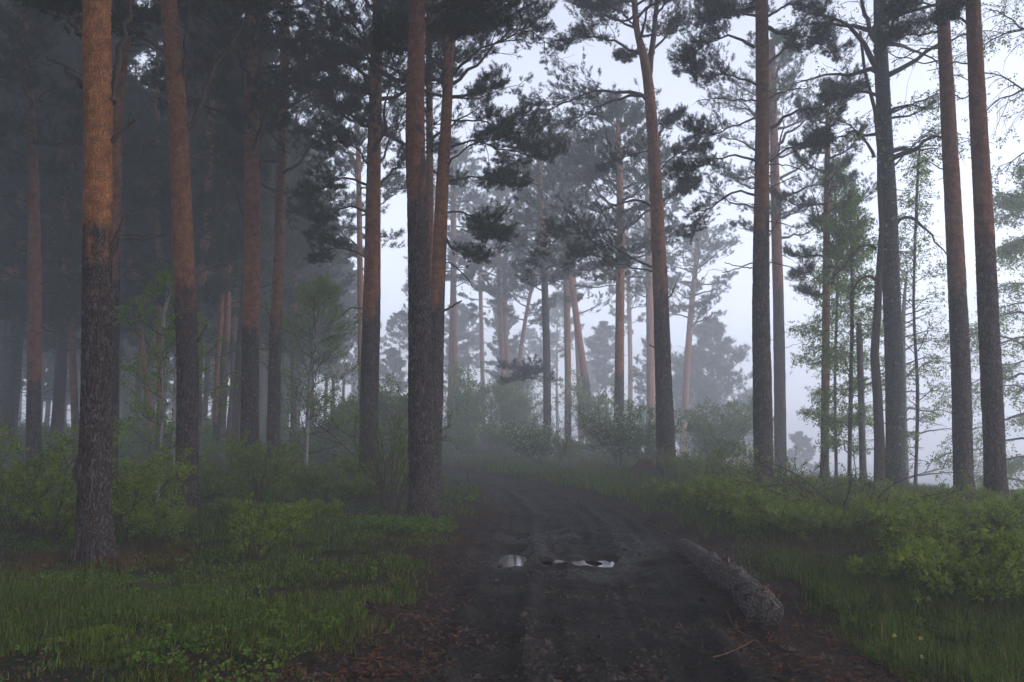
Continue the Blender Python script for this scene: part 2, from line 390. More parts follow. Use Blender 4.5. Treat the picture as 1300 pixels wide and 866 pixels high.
M_BARK = bark_material(); M_BIRCH = birch_bark_material()
M_LIMB = simple_bark('branch_bark', (.045, .036, .032), (.09, .068, .058))
M_LIMB_OR = simple_bark('orange_branch_bark', (.10, .055, .04), (.20, .10, .065))
M_TWIG = simple_bark('shrub_bark', (.05, .035, .028), (.085, .06, .045))
M_WHITE = simple_bark('young_birch_bark', (.34, .32, .31), (.20, .18, .175), 9)
M_DEAD = simple_bark('dead_wood', (.14, .125, .12), (.07, .06, .055))
M_NEED = leaf_material('pine_needles', (.030, .050, .030), (.055, .085, .045), .15)
M_BLEAF = leaf_material('birch_leaves', (.11, .19, .035), (.26, .36, .08), .5)
M_SLEAF = leaf_material('shrub_leaves', (.055, .10, .020), (.30, .38, .07), .42)
M_DLEAF = leaf_material('dull_shrub_leaves', (.07, .13, .035), (.19, .27, .08), .4)
M_BLOS = leaf_material('white_blossom', (.62, .64, .55), (.8, .8, .72), .4)
M_GRASS = leaf_material('grass_blades', (.030, .060, .014), (.17, .23, .05), .35, (.30, .24, .11))
M_MOSS = leaf_material('bright_moss_grass', (.12, .17, .02), (.30, .37, .045), .4)
M_DRY = leaf_material('dry_grass', (.075, .035, .02), (.17, .12, .06), .2)
M_COVER = leaf_material('ground_cover_leaves', (.055, .11, .02), (.20, .29, .06), .4)
M_LITTER = leaf_material('leaf_litter', (.045, .022, .016), (.22, .10, .055), .0)
M_GROUND = ground_material()

# ------------------------------------------------------------------ ground sheet
def axis(lo, a, b, hi, st, g):
    mid = np.arange(a, b, st); up = [b]; s_ = st
    while up[-1] < hi: s_ *= g; up.append(up[-1] + s_)
    up[-1] = hi; dn = [a]; s_ = st
    while dn[-1] > lo: s_ *= g; dn.append(dn[-1] - s_)
    dn[-1] = lo
    return np.r_[dn[:0:-1], mid, up]
gx = axis(-200, -6.5, 7, 200, .05, 1.06); gy = axis(-60, 4.2, 16.5, 260, .05, 1.035)
X, Y = np.meshgrid(gx, gy); rs = road_sd(X, Y); Z = H(X, Y, True, rs)
wet = np.zeros(X.shape)
wet = np.exp(-(((X - .75) / 1.5) ** 2 + ((Y - 10.6) / 2.2) ** 2)) + .35 * (rs > .3)
GV = np.stack([X, Y, Z], -1).reshape(-1, 3); nx, ny = len(gx), len(gy)
ii = (np.arange(ny - 1)[:, None] * nx + np.arange(nx - 1)[None]).ravel()
ground = build('ground', GV, np.stack([ii, ii + 1, ii + nx + 1, ii + nx], 1), M_GROUND, attrs={'road': rs, 'wet': wet.clip(0, 1)}, smooth=True)
tag(ground, 'dark muddy forest track curving left between grassy verges', kind='structure')
m, n, l = mat('puddle_water'); finish(n, l, (.035, .03, .028), .04, noise(n, l, coords(n, l), 9, 2), .04, .01, .6); M_WATER = m
m, n, l = mat('muddy_water'); finish(n, l, (.09, .078, .066), .12, noise(n, l, coords(n, l), 9, 2), .05, .01, .5); M_MUDWATER = m
for i, (qx, qy, rx, ry) in enumerate(PUDDLES):
    a = np.linspace(0, 2 * pi, 28, endpoint=False); V = np.stack([qx + rx * 1.7 * np.cos(a), qy + ry * 1.5 * np.sin(a), 0 * a + hz(qx, qy) - .034], 1)
    V = np.vstack([[qx, qy, V[0, 2]], V]); F = np.stack([np.zeros(28, int), 1 + np.arange(28), 1 + (np.arange(28) + 1) % 28], 1)
    tag(build('puddle', V, F, M_MUDWATER if i in (1, 2) else M_WATER),
        ['bright puddle at the left end of the muddy patch', 'small round brown puddle beside the bright left puddle', 'long shallow brown puddle in the middle of the ruts', 'bright puddle at the right end of the muddy ruts'][i], kind='structure')

# ------------------------------------------------------------------ trees
T_PINE = tuft_templates(1, 34, .085, .009, .14, (25, 85))
T_PINE_FAR = tuft_templates(2, 15, .19, .030, .22, (20, 85))
T_BIRCH = leaf_templates(3, 7, .055, .042, .18)
T_BIRCH_FAR = leaf_templates(4, 5, .085, .07, .3)
T_SHRUB = leaf_templates(5, 6, .040, .022, .08)
T_SHRUB_BIG = leaf_templates(6, 7, .055, .026, .10, ang=(20, 60))
T_BLOS = leaf_templates(7, 7, .045, .042, .06)

def trunk_mesh(path, rad, ztr, warm, moss, sides, seed, relief=0.0, swell=()):
    """path (k,3) local, rad (k,) -> vertices, quads, attributes"""
    k = len(path); V, q = tubes(path[None], rad[None], sides)
    th = np.tile(np.arange(sides) * 2 * pi / sides, k); zi = np.repeat(path[:, 2], sides); ri = np.repeat(rad, sides); cen = np.repeat(path, sides, 0)
    out = nrm(V - cen)
    lump = .05 * fbm(np.cos(th) * 1.3 + seed, zi * .9 + np.sin(th) * 1.3, 3, seed) + .03 * fbm(np.cos(th) * 4 + seed, zi * 3 + np.sin(th) * 4, 2, seed + 3)
    flare = sstep(.95, .05, zi - path[0, 2]) ** 1.6 * (.22 + .20 * np.cos(th * 5 + seed) + .1 * np.cos(th * 3 + seed * 2))
    d = ri * (lump + flare)
    for zz, aa, am in swell: d = d + am * np.exp(-((zi - zz) / .14) ** 2) * np.exp(-((((th - aa + pi) % (2 * pi)) - pi) / .6) ** 2)
    if relief:
        u_ = th * .25 / .045; v_ = zi / .11; w_ = fbm(u_ * .8, v_ * .8, 2, seed + 5) * .6
        f1 = np.full(u_.shape, 9.); f2 = np.full(u_.shape, 9.); per = int(round(2 * pi * .25 / .042)); u_ = th / (2 * pi) * per + w_; v_ = v_ * 1.15 + w_ * 1.6
        iu, iv = np.floor(u_).astype(int), np.floor(v_).astype(int)
        for a in (-1, 0, 1):
            for b in (-1, 0, 1):
                cu, cv = iu + a, iv + b; h = ((cu % per) * 7919 + cv * 104729 + seed * 31) & 0xfffff; h = (h ^ (h >> 7)) * 2654435761 & 0xffffff
                px_, py_ = cu + (h & 0xfff) / 4096, cv + ((h >> 12) & 0xfff) / 4096; dd = np.hypot(u_ - px_, v_ - py_)
                f2 = np.where(dd < f1, f1, np.minimum(f2, dd)); f1 = np.minimum(f1, dd)
        plate = sstep(.03, .28, f2 - f1); d = d - relief * (1 - plate) * (1 - .35 * sstep(-.5, 1, zi - ztr)) + relief * .5 * fbm(u_ * 2, v_ * 2, 2, seed)
    V = V + out * d[:, None]
    return V, q, dict(u=(zi - ztr) * 1.0, warm=np.full(len(V), float(warm)), moss=moss * sstep(8, 0, zi) if moss else np.zeros(len(V)))

def tree_parts(root, rng, path, rad, sides=12, ztr=3, warm=.6, moss=0., relief=0, bark=None, limbmat=None, foliage_mat=None, swell=(),
               crown0=.45, nb=26, length=3.2, m2=12, m3=7, T=None, leafscale=1.0, elev=(0, 30), droop=0.0, bend=.15, bare=5, limbs=(), clean=None, density=1.0, thin=1.0, seedv=1, parts_=True):
    """trunk, branchwork and crown of one tree; path is local to root"""
    zt = path[-1, 2]; V, q, A = trunk_mesh(path, rad, ztr, warm, moss, sides, seedv, relief, swell)
    build('trunk', V, q, bark or M_BARK, root, A, True)
    def at_z(z): return np.stack([np.interp(z, path[:, 2], path[:, i]) for i in range(3)], -1)
    def r_z(z): return np.interp(z, path[:, 2], rad)
    wood = Geo(); leaf = Geo(); T = T_PINE if T is None else T
    prim = []; prad = []
    z0 = crown0 * zt
    ga = rng.uniform(0, 6)
    for i in range(nb):
        f = (i + rng.uniform(0, .9)) / nb; z = z0 + (zt - z0) * f ** .9 * .985
        az = ga + i * 2.4 + rng.normal(0, .35); el = radians(rng.uniform(*elev)) + .55 * f * (1 - droop); L = length * (math.sin(pi * min(.97, .22 + .78 * f)) ** .7) * rng.uniform(.7, 1.15)
        if f < .25: L *= rng.uniform(.6, 1.15)
        d = np.array([math.cos(az) * math.cos(el), math.sin(az) * math.cos(el), math.sin(el)]); s_ = np.linspace(0, 1, 9)[:, None]
        sag = -.30 * (s_ ** 1.3) + (.18 + bend) * s_ ** 2.5 if not droop else -droop * s_ ** 1.8
        P = at_z(np.array([z]))[0] + L * (d * s_ + np.array([0, 0, 1]) * sag) + np.cumsum(rng.normal(0, .030 * L, (9, 3)) * (s_ > 0), 0) * .8
        prim.append(P); prad.append(min(.02 + .022 * L, .42 * r_z(z) + .008) * thin)
    prim = np.array(prim); prad = np.array(prad)
    V, q = tubes(prim, shoots(prim, prad, .008 * thin), 6); wood.add(V, F4=q)
    def ramify(prim, wood, leaf, m2, m3, t0=.3, dens_=1.0):
        sec, _ = children(rng, prim, m2, t0, .98, (.20, .56), (30, 65), .10 - droop * .5, bend * .6 - droop * .8, 6, .05, .5, .3)
        V, q = tubes(sec, shoots(sec, .012 * thin, .005 * thin), 4); wood.add(V, F4=q)
        ter, _ = children(rng, sec, m3, .22, 1.0, (.20, .5), (30, 60), .12 - droop, bend - droop, 4, .04, .4, .4)
        V, q = tubes(ter, shoots(ter, .005 * thin, .003 * thin), 3); wood.add(V, F4=q)
        alive = np.repeat(rng.random(len(sec)) < .88, m3)
        pos, dr = ends(ter[alive], (.35, .6, .8, 1.0) if not droop else (.2, .4, .6, .8, 1.0)); p2, d2 = ends(sec, (1.0, .85)); p3, d3 = ends(prim, (1.0,))
        pos = np.vstack([pos, p2, p3]); pos = pos + rng.normal(0, (.05 if not droop else .11) * leafscale, pos.shape); dr = np.vstack([dr, d2, d3]); dr = nrm(dr + np.array([0, 0, .35 - droop]))
        if dens_ * density < 1: k_ = rng.random(len(pos)) < dens_ * density; pos, dr = pos[k_], dr[k_]
        foliage(leaf, rng, pos, dr, T, leafscale)
    ramify(prim, wood, leaf, m2, m3)
    # bare dead branches and stubs under the crown
    if bare:
        zb = rng.uniform(.12 * zt, z0, bare) if clean is None else rng.uniform(clean, max(z0, clean + .5), bare); bp = []
        for z in zb:
            az = rng.uniform(0, 2 * pi); L = rng.uniform(.2, 1.6) * (.4 + .6 * (z / z0)); d = np.array([math.cos(az), math.sin(az), rng.uniform(-.2, .5)]); s_ = np.linspace(0, 1, 7)[:, None]
            bp.append(at_z(np.array([z]))[0] + L * (d * s_ - np.array([0, 0, .25]) * s_ ** 2) + np.cumsum(rng.normal(0, .05 * L, (7, 3)) * (s_ > 0), 0))
        bp = np.array(bp)
        if parts_:
            for b1 in bp:
                V, q = tubes(b1[None], shoots(b1[None], rng.uniform(.014, .026) * thin, .006 * thin), 6); build('dead_branch', V, q, limbmat or M_LIMB, root, None, True)
        else: V, q = tubes(bp, shoots(bp, .022 * thin, .006 * thin), 5); wood.add(V, F4=q)
    w = wood.obj('branchwork', limbmat or M_LIMB, root, True); leaf.obj('crown', foliage_mat or M_NEED, root)
    # limbs read off the photograph, each a part with its needles
    for lb in limbs:
        P = resample(lb['P'], 12); P[1:-1] += rng.normal(0, .012 if lb.get('r', .05) < .1 else .003, (10, 3)) * np.linalg.norm(P[-1] - P[0]); wg = Geo(); lg = Geo()
        r0 = lb.get('r', .05); V, q = tubes(P[None], shoots(P[None], r0, lb.get('r1', .010)), 7); wg.add(V, F4=q)
        if lb.get('leaf', 1) > 0:
            ramify(P[None], wg, lg, int(lb.get('m2', 12) * 1.3), lb.get('m3', min(m3, 6)), lb.get('t0', .35), lb.get('leaf', 1))
        elif lb.get('twigs', 3):
            sec, _ = children(rng, P[None], lb.get('twigs', 3), .4, .95, (.2, .45), (30, 60), 0, -.1, 6, .08); V, q = tubes(sec, shoots(sec, .008, .003), 4); wg.add(V, F4=q)
        o = wg.obj('limb', limbmat or M_LIMB, root, True); 
        if lg.V: lg.obj('foliage', foliage_mat or M_NEED, o)

def hero(name, label, cat, Y, pts, ytr=None, Htot=22.0, limbs=(), group=None, seed=1, sides=20, step=.25, base=None, vary=0, **kw):
    """a tree whose trunk follows the picture positions pts [(px, py, width_px)], at distance Y"""
    rng = np.random.default_rng(seed * 101 + 7)
    W_ = np.array([at(p[0], p[1], Y) for p in pts]); R_ = np.array([p[2] / 2 / F_PX * Y * .95 / math.sqrt(1 + ((p[0] - CX) / F_PX) ** 2) for p in pts])
    bz = hz(W_[0, 0], Y) - .12; root_loc = np.array([W_[0, 0], Y, bz])
    if W_[0, 2] > bz + .02:
        dr = (W_[0] - W_[1]) / max(W_[0, 2] - W_[1, 2], -9e9); b0 = W_[0] + (W_[0] - W_[1]) / (W_[0, 2] - W_[1, 2]) * (bz - W_[0, 2]) * .5; b0[2] = bz; b0[1] = Y
        W_ = np.vstack([b0, W_]); R_ = np.r_[R_[0] * 1.06, R_]
    else: W_[0, 2] = bz
    root_loc = W_[0].copy()
    top = W_[-1]; dr = (W_[-1] - W_[-3 if len(W_) > 3 else -2]); dr = dr / max(dr[2], .1)
    if Htot + bz > top[2] + .5:
        nz = 4; zz = np.linspace(top[2], Htot + bz, nz + 1)[1:]
        for j, z in enumerate(zz):
            t = (j + 1) / nz; dd = z - top[2]; W_ = np.vstack([W_, [top[0] + dr[0] * dd * (1 - .5 * t), Y + rng.normal(0, .12), z]]); R_ = np.r_[R_, max(.035, R_[len(pts) - 1] * (1 - t) ** .8)]
    P = dens3(W_, 6); Rd = np.interp(P[:, 2], W_[:, 2], R_)
    o = np.argsort(P[:, 2]); P, Rd = P[o], Rd[o]; zz = np.arange(P[0, 2], P[-1, 2], step)
    path = np.stack([np.interp(zz, P[:, 2], P[:, 0]), np.interp(zz, P[:, 2], P[:, 1]), zz], 1); rad = np.interp(zz, P[:, 2], Rd)
    path = path - root_loc
    ztr = 99 if ytr is None else at(0, ytr, Y)[2] - root_loc[2]
    root = empty(name, root_loc, label, cat, group)
    LB = []
    for lb in limbs:
        pp = lb['px']; dy = lb.get('dy', 0.0); n_ = len(pp)
        d_ = dict(lb); d_['P'] = np.array([at(p[0], p[1], Y + dy * i / (n_ - 1)) for i, p in enumerate(pp)]) - root_loc; LB.append(d_)
    tree_parts(root, rng, path, rad, sides=sides, ztr=ztr, limbs=LB, seedv=seed, **kw)
    return root
def L(px, leaf=1, **k): d = dict(px=px, leaf=leaf); d.update(k); return d

PINE = 'pine tree'
far = dict(T=T_PINE_FAR, m2=8, m3=4, sides=10, step=.8, nb=24)
# --- near left pines
hero('pine_tree', 'thick near pine with vivid flaky orange upper bark and litter mound at its foot', PINE, 9.6,
     [(118, 716, 52), (120, 620, 46), (122, 500, 43), (124, 300, 42), (125, 150, 41), (124, 0, 40)], ytr=292, Htot=21, seed=1, sides=96, step=.022, relief=.012, warm=1.0,
     crown0=.55, nb=30, length=4.6, leafscale=1.25, bare=2, clean=2.5, swell=[(1.25, pi * .60, .06)],
     limbs=[L([(140, 180), (152, 170), (171, 152)], 0, r=.035, r1=.02, twigs=0), L([(140, 315), (148, 300), (162, 272)], 0, r=.03, r1=.018, twigs=0), L([(138, 330), (146, 318), (152, 303)], 0, r=.028, r1=.018, twigs=0),
            L([(142, 130), (148, 80), (160, 40), (168, -20)], 0, r=.05, r1=.03, dy=.5), L([(104, 110), (80, 85), (60, 72)], 0, r=.035, dy=1), L([(104, 45), (88, 28), (70, -10)], .8, r=.035, dy=1)])
hero('pine_tree', 'forked shadowy pine rising close behind the thick near pine with orange bark', PINE, 15.5,
     [(140, 600, 20), (144, 400, 18), (147, 250, 15), (152, 120, 14), (166, 0, 12)], ytr=330, Htot=20, seed=2, warm=.25, crown0=.5, nb=22, bare=6, limbs=[])
hero('pine_tree', 'second near pine from the left edge with smooth pinkish upper trunk and dark rising limb', PINE, 14.3,
     [(237, 657, 33), (238, 560, 31), (238, 450, 30), (232, 300, 29), (227, 170, 27), (220, 70, 26), (214, 0, 24)], ytr=368, Htot=22, seed=3, sides=64, step=.04, relief=.010, warm=.45,
     crown0=.56, nb=30, length=4.2, leafscale=1.2, bare=5, clean=2.5, limbs=[L([(238, 163), (252, 135), (265, 95), (290, 60), (308, 25)], 0, r=.055, r1=.03, dy=.6), L([(231, 105), (236, 60), (240, 5)], 0, r=.045, r1=.03, dy=-.2),
            L([(222, 80), (205, 65), (170, 40), (150, 30)], 0, r=.04), L([(252, 435), (256, 425), (262, 412)], 0, r=.03, r1=.02, twigs=0), L([(222, 30), (180, 20), (150, 35)], .9, r=.04, dy=.5), L([(228, 8), (270, -5), (320, 15), (350, 30)], .8, r=.04, dy=1.5)])
hero('pine_tree', 'straight pine just left of a thinner twin, bark turning orange above head height', PINE, 20.5,
     [(317, 625, 27), (318, 450, 24), (320, 300, 23), (319, 100, 19), (318, 0, 16)], ytr=408, Htot=22, seed=4, sides=32, step=.08, warm=.5,
     crown0=.40, nb=38, bare=6, clean=3, limbs=[L([(311, 278), (302, 258), (288, 215), (270, 170)], 0, r=.035, dy=.5), L([(311, 90), (303, 60), (300, 0)], 0, r=.04), L([(326, 30), (335, 10), (345, -20)], .8, r=.04),
            L([(325, 225), (335, 195), (340, 180)], 0, r=.04, twigs=0), L([(312, 60), (285, 75), (255, 80), (235, 95)], 1, r=.04, dy=1)])
hero('pine_tree', 'slim pine immediately right of the straight orange topped pine, with stub branches', PINE, 23.5,
     [(347, 600, 19), (349, 450, 17), (355, 300, 15), (359, 150, 13), (364, 0, 11)], ytr=400, Htot=22, seed=5, sides=24, step=.1, warm=.4, crown0=.38, nb=36, bare=8, clean=3,
     limbs=[L([(345, 405), (340, 396), (336, 390)], 0, r=.03, twigs=0), L([(366, 120), (380, 95), (400, 88), (420, 95)], 1, r=.04, dy=1), L([(358, 60), (340, 40), (320, 45)], 1, r=.04, dy=1)])
hero('broken_snag', 'dark dead leaning snag with splintered stubs beside the straight orange topped pine', 'dead tree', 25,
     [(299, 612, 17), (303, 500, 15), (308, 400, 11), (311, 345, 8)], Htot=5.2, seed=6, sides=16, step=.2, bark=M_DEAD, crown0=.9, nb=1, m2=1, m3=1, bare=10, clean=1.2, length=.3, density=0)
hero('pine_tree', 'dim reddish pine standing apart near the left edge of the wood', PINE, 21.5,
     [(43, 625, 22), (43, 500, 20), (44, 350, 19), (41, 200, 16), (36, 100, 14), (29, 0, 11)], ytr=480, Htot=21, seed=7, sides=24, step=.12, warm=.25, crown0=.42, nb=32, bare=8, clean=3,
     limbs=[L([(36, 100), (15, 85), (0, 78), (-20, 75)], 0, r=.035, dy=.3), L([(46, 130), (62, 115), (90, 130)], .3, r=.035), L([(30, 20), (10, 25), (-15, 20)], 1, r=.04)])
# --- thin pines behind, left wood
for i, (lab, Yd, pts, tr, wm) in enumerate([
    ('thin pine leaning left in the gap between the two nearest left pines', 32, [(193, 610, 10), (185, 480, 9), (165, 330, 8), (152, 250, 7)], 560, .3),
    ('slender straight orange pine in the gap left of the second near pine', 30, [(203, 610, 10), (203, 450, 9), (201, 300, 8), (200, 150, 7)], 520, .6),
    ('faint ochre pine just left of the thick near pine', 31, [(97, 600, 11), (92, 450, 10), (86, 320, 9), (76, 200, 8)], 520, .7),
    ('short looking rusty pine with kinked top left of the dead snag', 33, [(274, 610, 12), (277, 480, 11), (282, 390, 10), (286, 330, 7)], 540, .6),
    ('pale hazy trunk seen just left of the pine with dark lower bark at mid wood', 39, [(459, 585, 8), (458, 450, 8), (457, 330, 8), (455, 200, 7)], 470, .5),
    ('dim trunk with lower dead twigs between the slim twin pine and the hazy birch', 42, [(372, 590, 9), (373, 450, 8), (374, 300, 7)], 420, .3)]):
    hero('pine_tree', lab, PINE, Yd, pts, ytr=tr, Htot=20 + i % 3, seed=20 + i, warm=wm, crown0=.45, bare=14, clean=2, density=.9, **far)
# --- centre left group
hero('pine_tree', 'pine with dark lower bark and glowing orange upper stem left of the near centre trunk', PINE, 20.5,
     [(468, 612, 26), (469, 500, 25), (472, 380, 24), (474, 250, 20), (477, 100, 17), (480, 0, 15)], ytr=385, Htot=21, seed=8, sides=36, step=.08, warm=.75, crown0=.42, nb=34, bare=6, clean=3.5,
     limbs=[L([(470, 100), (450, 85), (425, 70), (400, 78)], 1, r=.05, dy=1), L([(468, 110), (458, 90), (440, 80), (420, 72)], 1, r=.05), L([(468, 215), (455, 190), (430, 180), (412, 185)], 1, r=.035), L([(466, 235), (440, 225), (415, 235), (395, 250)], 1, r=.04, dy=-1),
            L([(466, 270), (445, 262), (420, 275), (400, 300)], 1, r=.035, m2=10), L([(480, 215), (492, 185), (510, 150), (516, 130)], .5, r=.04, dy=.6), L([(482, 235), (500, 215), (520, 195)], .6, r=.05, dy=1),
            L([(466, 330), (450, 320), (425, 315), (405, 330)], .9, r=.03, m2=9), L([(478, 60), (500, 40), (515, 20)], 1, r=.04), L([(472, 60), (445, 30), (410, 20), (385, 35)], 1, r=.05), L([(468, 160), (440, 150), (410, 130), (385, 150)], 1, r=.045, dy=1.5)])
hero('pine_tree', 'near centre pine with scaly grey trunk standing at the left edge of the track', PINE, 13.2,
     [(536, 669, 36), (535, 600, 34), (534, 500, 33), (531, 300, 30), (527, 150, 27), (530, 0, 22)], ytr=225, Htot=20, seed=9, sides=72, step=.035, relief=.011, warm=.12, crown0=.56, nb=32, length=4.6, leafscale=1.25, bare=3, clean=4,
     limbs=[L([(527, 75), (545, 50), (570, 35), (590, 40)], 1, r=.04, dy=1), L([(535, 40), (560, 15), (600, 12), (632, 22)], 1, r=.05, dy=.5), L([(524, 60), (508, 45), (490, 55)], 1, r=.035, dy=.4), L([(535, 10), (575, 0), (610, -15)], 1, r=.05)])
hero('pine_tree', 'orange topped pine half hidden behind the scaly grey trunk by the track', PINE, 18.5,
     [(549, 620, 24), (553, 480, 21), (556, 370, 19), (561, 250, 18), (567, 140, 15), (573, 0, 12)], ytr=375, Htot=19, seed=10, sides=32, step=.08, warm=.85, crown0=.5, nb=28, bare=2, clean=4,
     limbs=[L([(569, 110), (600, 85), (635, 50), (665, 35), (705, 60)], .9, r=.05, dy=1, m2=14), L([(569, 105), (600, 70), (640, 50), (680, 30)], .9, r=.045, dy=-.6), L([(567, 155), (600, 152), (635, 158), (660, 150)], 1, r=.03), L([(566, 190), (600, 180), (640, 190), (690, 200)], 1, r=.032, dy=.5, m2=14),
            L([(563, 232), (595, 225), (625, 228), (655, 235)], 1, r=.03), L([(562, 295), (575, 315), (600, 325), (613, 315), (610, 295)], .9, r=.035, m2=12, t0=.2), L([(562, 270), (590, 270), (620, 290), (640, 300)], 1, r=.03, m2=12),
            L([(560, 335), (572, 334), (590, 350), (600, 365)], 0, r=.022, twigs=2), L([(560, 397), (572, 390), (586, 382)], 0, r=.03, r1=.02, twigs=0), L([(570, 60), (590, 40), (615, 35)], 1, r=.035), L([(563, 215), (590, 190), (618, 175), (640, 180)], 1, r=.03, dy=-1)])
hero('pine_tree', 'narrow orange pine squeezed between the scaly grey trunk and its companion', PINE, 24,
     [(546, 600, 11), (546, 450, 10), (546, 300, 10), (545, 100, 9), (545, 0, 8)], ytr=400, Htot=19, seed=11, warm=.8, crown0=.5, nb=22, m2=8, m3=4, bare=2)
# --- the tree in the middle right of the track
hero('pine_tree', 'forked pine with curved trunk on the right verge, dark below and pink orange above', PINE, 24,
     [(847, 614, 27), (843, 500, 23), (839, 380, 21), (833, 250, 18), (827, 150, 16), (820, 85, 14), (809, 40, 9), (805, 0, 8)], ytr=362, Htot=17.5, seed=12, sides=36, step=.08, warm=.55, crown0=.78, nb=20, length=2.8, bare=4, clean=5,
     limbs=[L([(823, 100), (829, 50), (833, 10), (838, -40)], .9, r=.12, r1=.06, t0=.6), L([(825, 130), (805, 118), (770, 116), (735, 122), (700, 140), (685, 165)], 1, r=.07, m2=18, dy=-.8), L([(816, 70), (800, 62), (775, 50), (740, 48), (715, 58)], 1, r=.06, m2=16),
            L([(824, 75), (840, 52), (862, 30), (885, 22)], .8, r=.06, dy=.5), L([(826, 120), (800, 122), (765, 132), (735, 150), (710, 185)], 1, r=.06, m2=16, dy=1), L([(829, 265), (815, 255), (785, 257), (765, 268), (752, 300)], 0, r=.05, twigs=5), L([(829, 340), (805, 328), (775, 316), (740, 300), (712, 300), (690, 322)], 1, r=.045, m2=18, t0=.25),
            L([(829, 345), (790, 335), (760, 320), (735, 330)], 1, r=.03, m2=14, t0=.3), L([(843, 255), (858, 245), (880, 236)], .9, r=.035), L([(840, 215), (860, 195), (890, 190)], 1, r=.03), L([(830, 190), (812, 195), (790, 200), (768, 215)], 1, r=.03, dy=1), L([(846, 380), (852, 374), (858, 360)], 0, r=.03, r1=.02, twigs=0), L([(838, 445), (830, 441), (824, 438)], 0, r=.03, r1=.02, twigs=0),
            L([(833, 175), (845, 160), (862, 148)], .7, r=.03), L([(812, 45), (795, 20), (770, 5)], 1, r=.05), L([(833, 20), (850, 0), (880, -15)], 1, r=.05)])
# --- hazy centre
CEN = [
 ('pale hazy pine, left one of the close pair beyond the bend of the track', 48, [(570, 580, 8), (573, 450, 7), (575, 320, 6), (574, 230, 6)], 520, .3, 18),
 ('pale hazy pine, right one of the close pair beyond the bend of the track', 47, [(584, 580, 9), (578, 470, 8), (576, 350, 7), (577, 240, 6)], 500, .3, 18),
 ('hazy upright pine left of centre, left stem of two crossing at the foot', 52, [(641, 588, 8), (639, 480, 7), (634, 380, 7), (633, 260, 6)], 500, .3, 19),
 ('thin hazy pine curving right over its neighbour left of centre', 53, [(648, 588, 8), (644, 480, 7), (641, 380, 7), (643, 300, 6)], 500, .3, 18),
 ('thin pale pine leaning right left of the dark straight one', 50, [(651, 560, 6), (658, 470, 6), (668, 400, 5), (678, 350, 5)], 600, .2, 15),
 ('dark straight hazy pine at the centre of the clearing', 42, [(695, 555, 11), (694, 450, 10), (691, 350, 9), (686, 250, 8)], 330, .1, 18),
 ('pale orange hazy pine right of the dark straight centre pine', 42, [(721, 600, 10), (721, 480, 9), (719, 350, 9), (716, 240, 8)], 520, .45, 18),
 ('hazy pine leaning left across the flowering bushes', 41, [(751, 605, 11), (745, 500, 11), (734, 420, 9), (724, 345, 8)], 470, .4, 16),
 ('faint narrow trunk behind the leaning pine at centre', 55, [(738, 590, 7), (735, 480, 7), (730, 380, 6)], 560, .3, 18),
 ('hazy orange pine with spreading crown above the taller flowering bush', 36, [(786, 585, 14), (786, 500, 13), (787, 400, 12), (788, 280, 11), (785, 190, 9)], 480, .7, 17),
 ('pale ochre hazy pine just left of the forked verge pine', 42, [(826, 600, 12), (826, 480, 11), (825, 380, 11), (822, 290, 9)], 540, .5, 17),
 ('crooked pale pine leaning right beyond the forked verge pine', 47, [(866, 590, 9), (872, 470, 9), (878, 390, 8), (887, 310, 6), (894, 285, 5)], 620, .3, 15.5),
 ('very faint trunk at centre right behind the ochre pine', 62, [(800, 580, 7), (800, 450, 6), (797, 330, 6)], 560, .3, 20),
 ('very faint pine left of the crossing pair in the haze', 60, [(614, 575, 6), (612, 450, 6), (609, 330, 5)], 560, .3, 19)]
for i, (lab, Yd, pts, tr, wm, ht) in enumerate(CEN):
    kw = dict(far); kw['nb'] = 28 + i % 5; kw['density'] = 1.0
    lm = []
    if 'dark straight hazy' in lab: lm = [L([(696, 482), (685, 478), (672, 474), (656, 482)], 1, r=.03, m2=14, m3=5, t0=.3, dy=-3), L([(696, 490), (706, 488), (716, 491)], 0, r=.02, twigs=1), L([(692, 290), (675, 280), (655, 285)], 0, r=.03)]
    if 'crooked' in lab: lm = [L([(880, 375), (900, 345), (915, 343), (930, 352)], 0, r=.04, twigs=5), L([(886, 330), (905, 318), (930, 312)], .7, r=.04)]
    if 'spreading crown' in lab: lm = [L([(788, 260), (775, 235), (760, 215)], .6, r=.05), L([(790, 330), (805, 320), (822, 310)], .4, r=.04), L([(783, 240), (765, 225), (745, 228)], .8, r=.05)]
    kf = 1.38 if 'spreading crown' not in lab and 'centre of the clearing' not in lab else 1.05
    hero('pine_tree', lab, PINE, Yd * kf, pts, ytr=tr, Htot=ht * kf, seed=40 + i, warm=wm, crown0=.50 if i not in (11,) else .58, bare=12, clean=4, length=3.9, limbs=lm, **kw)
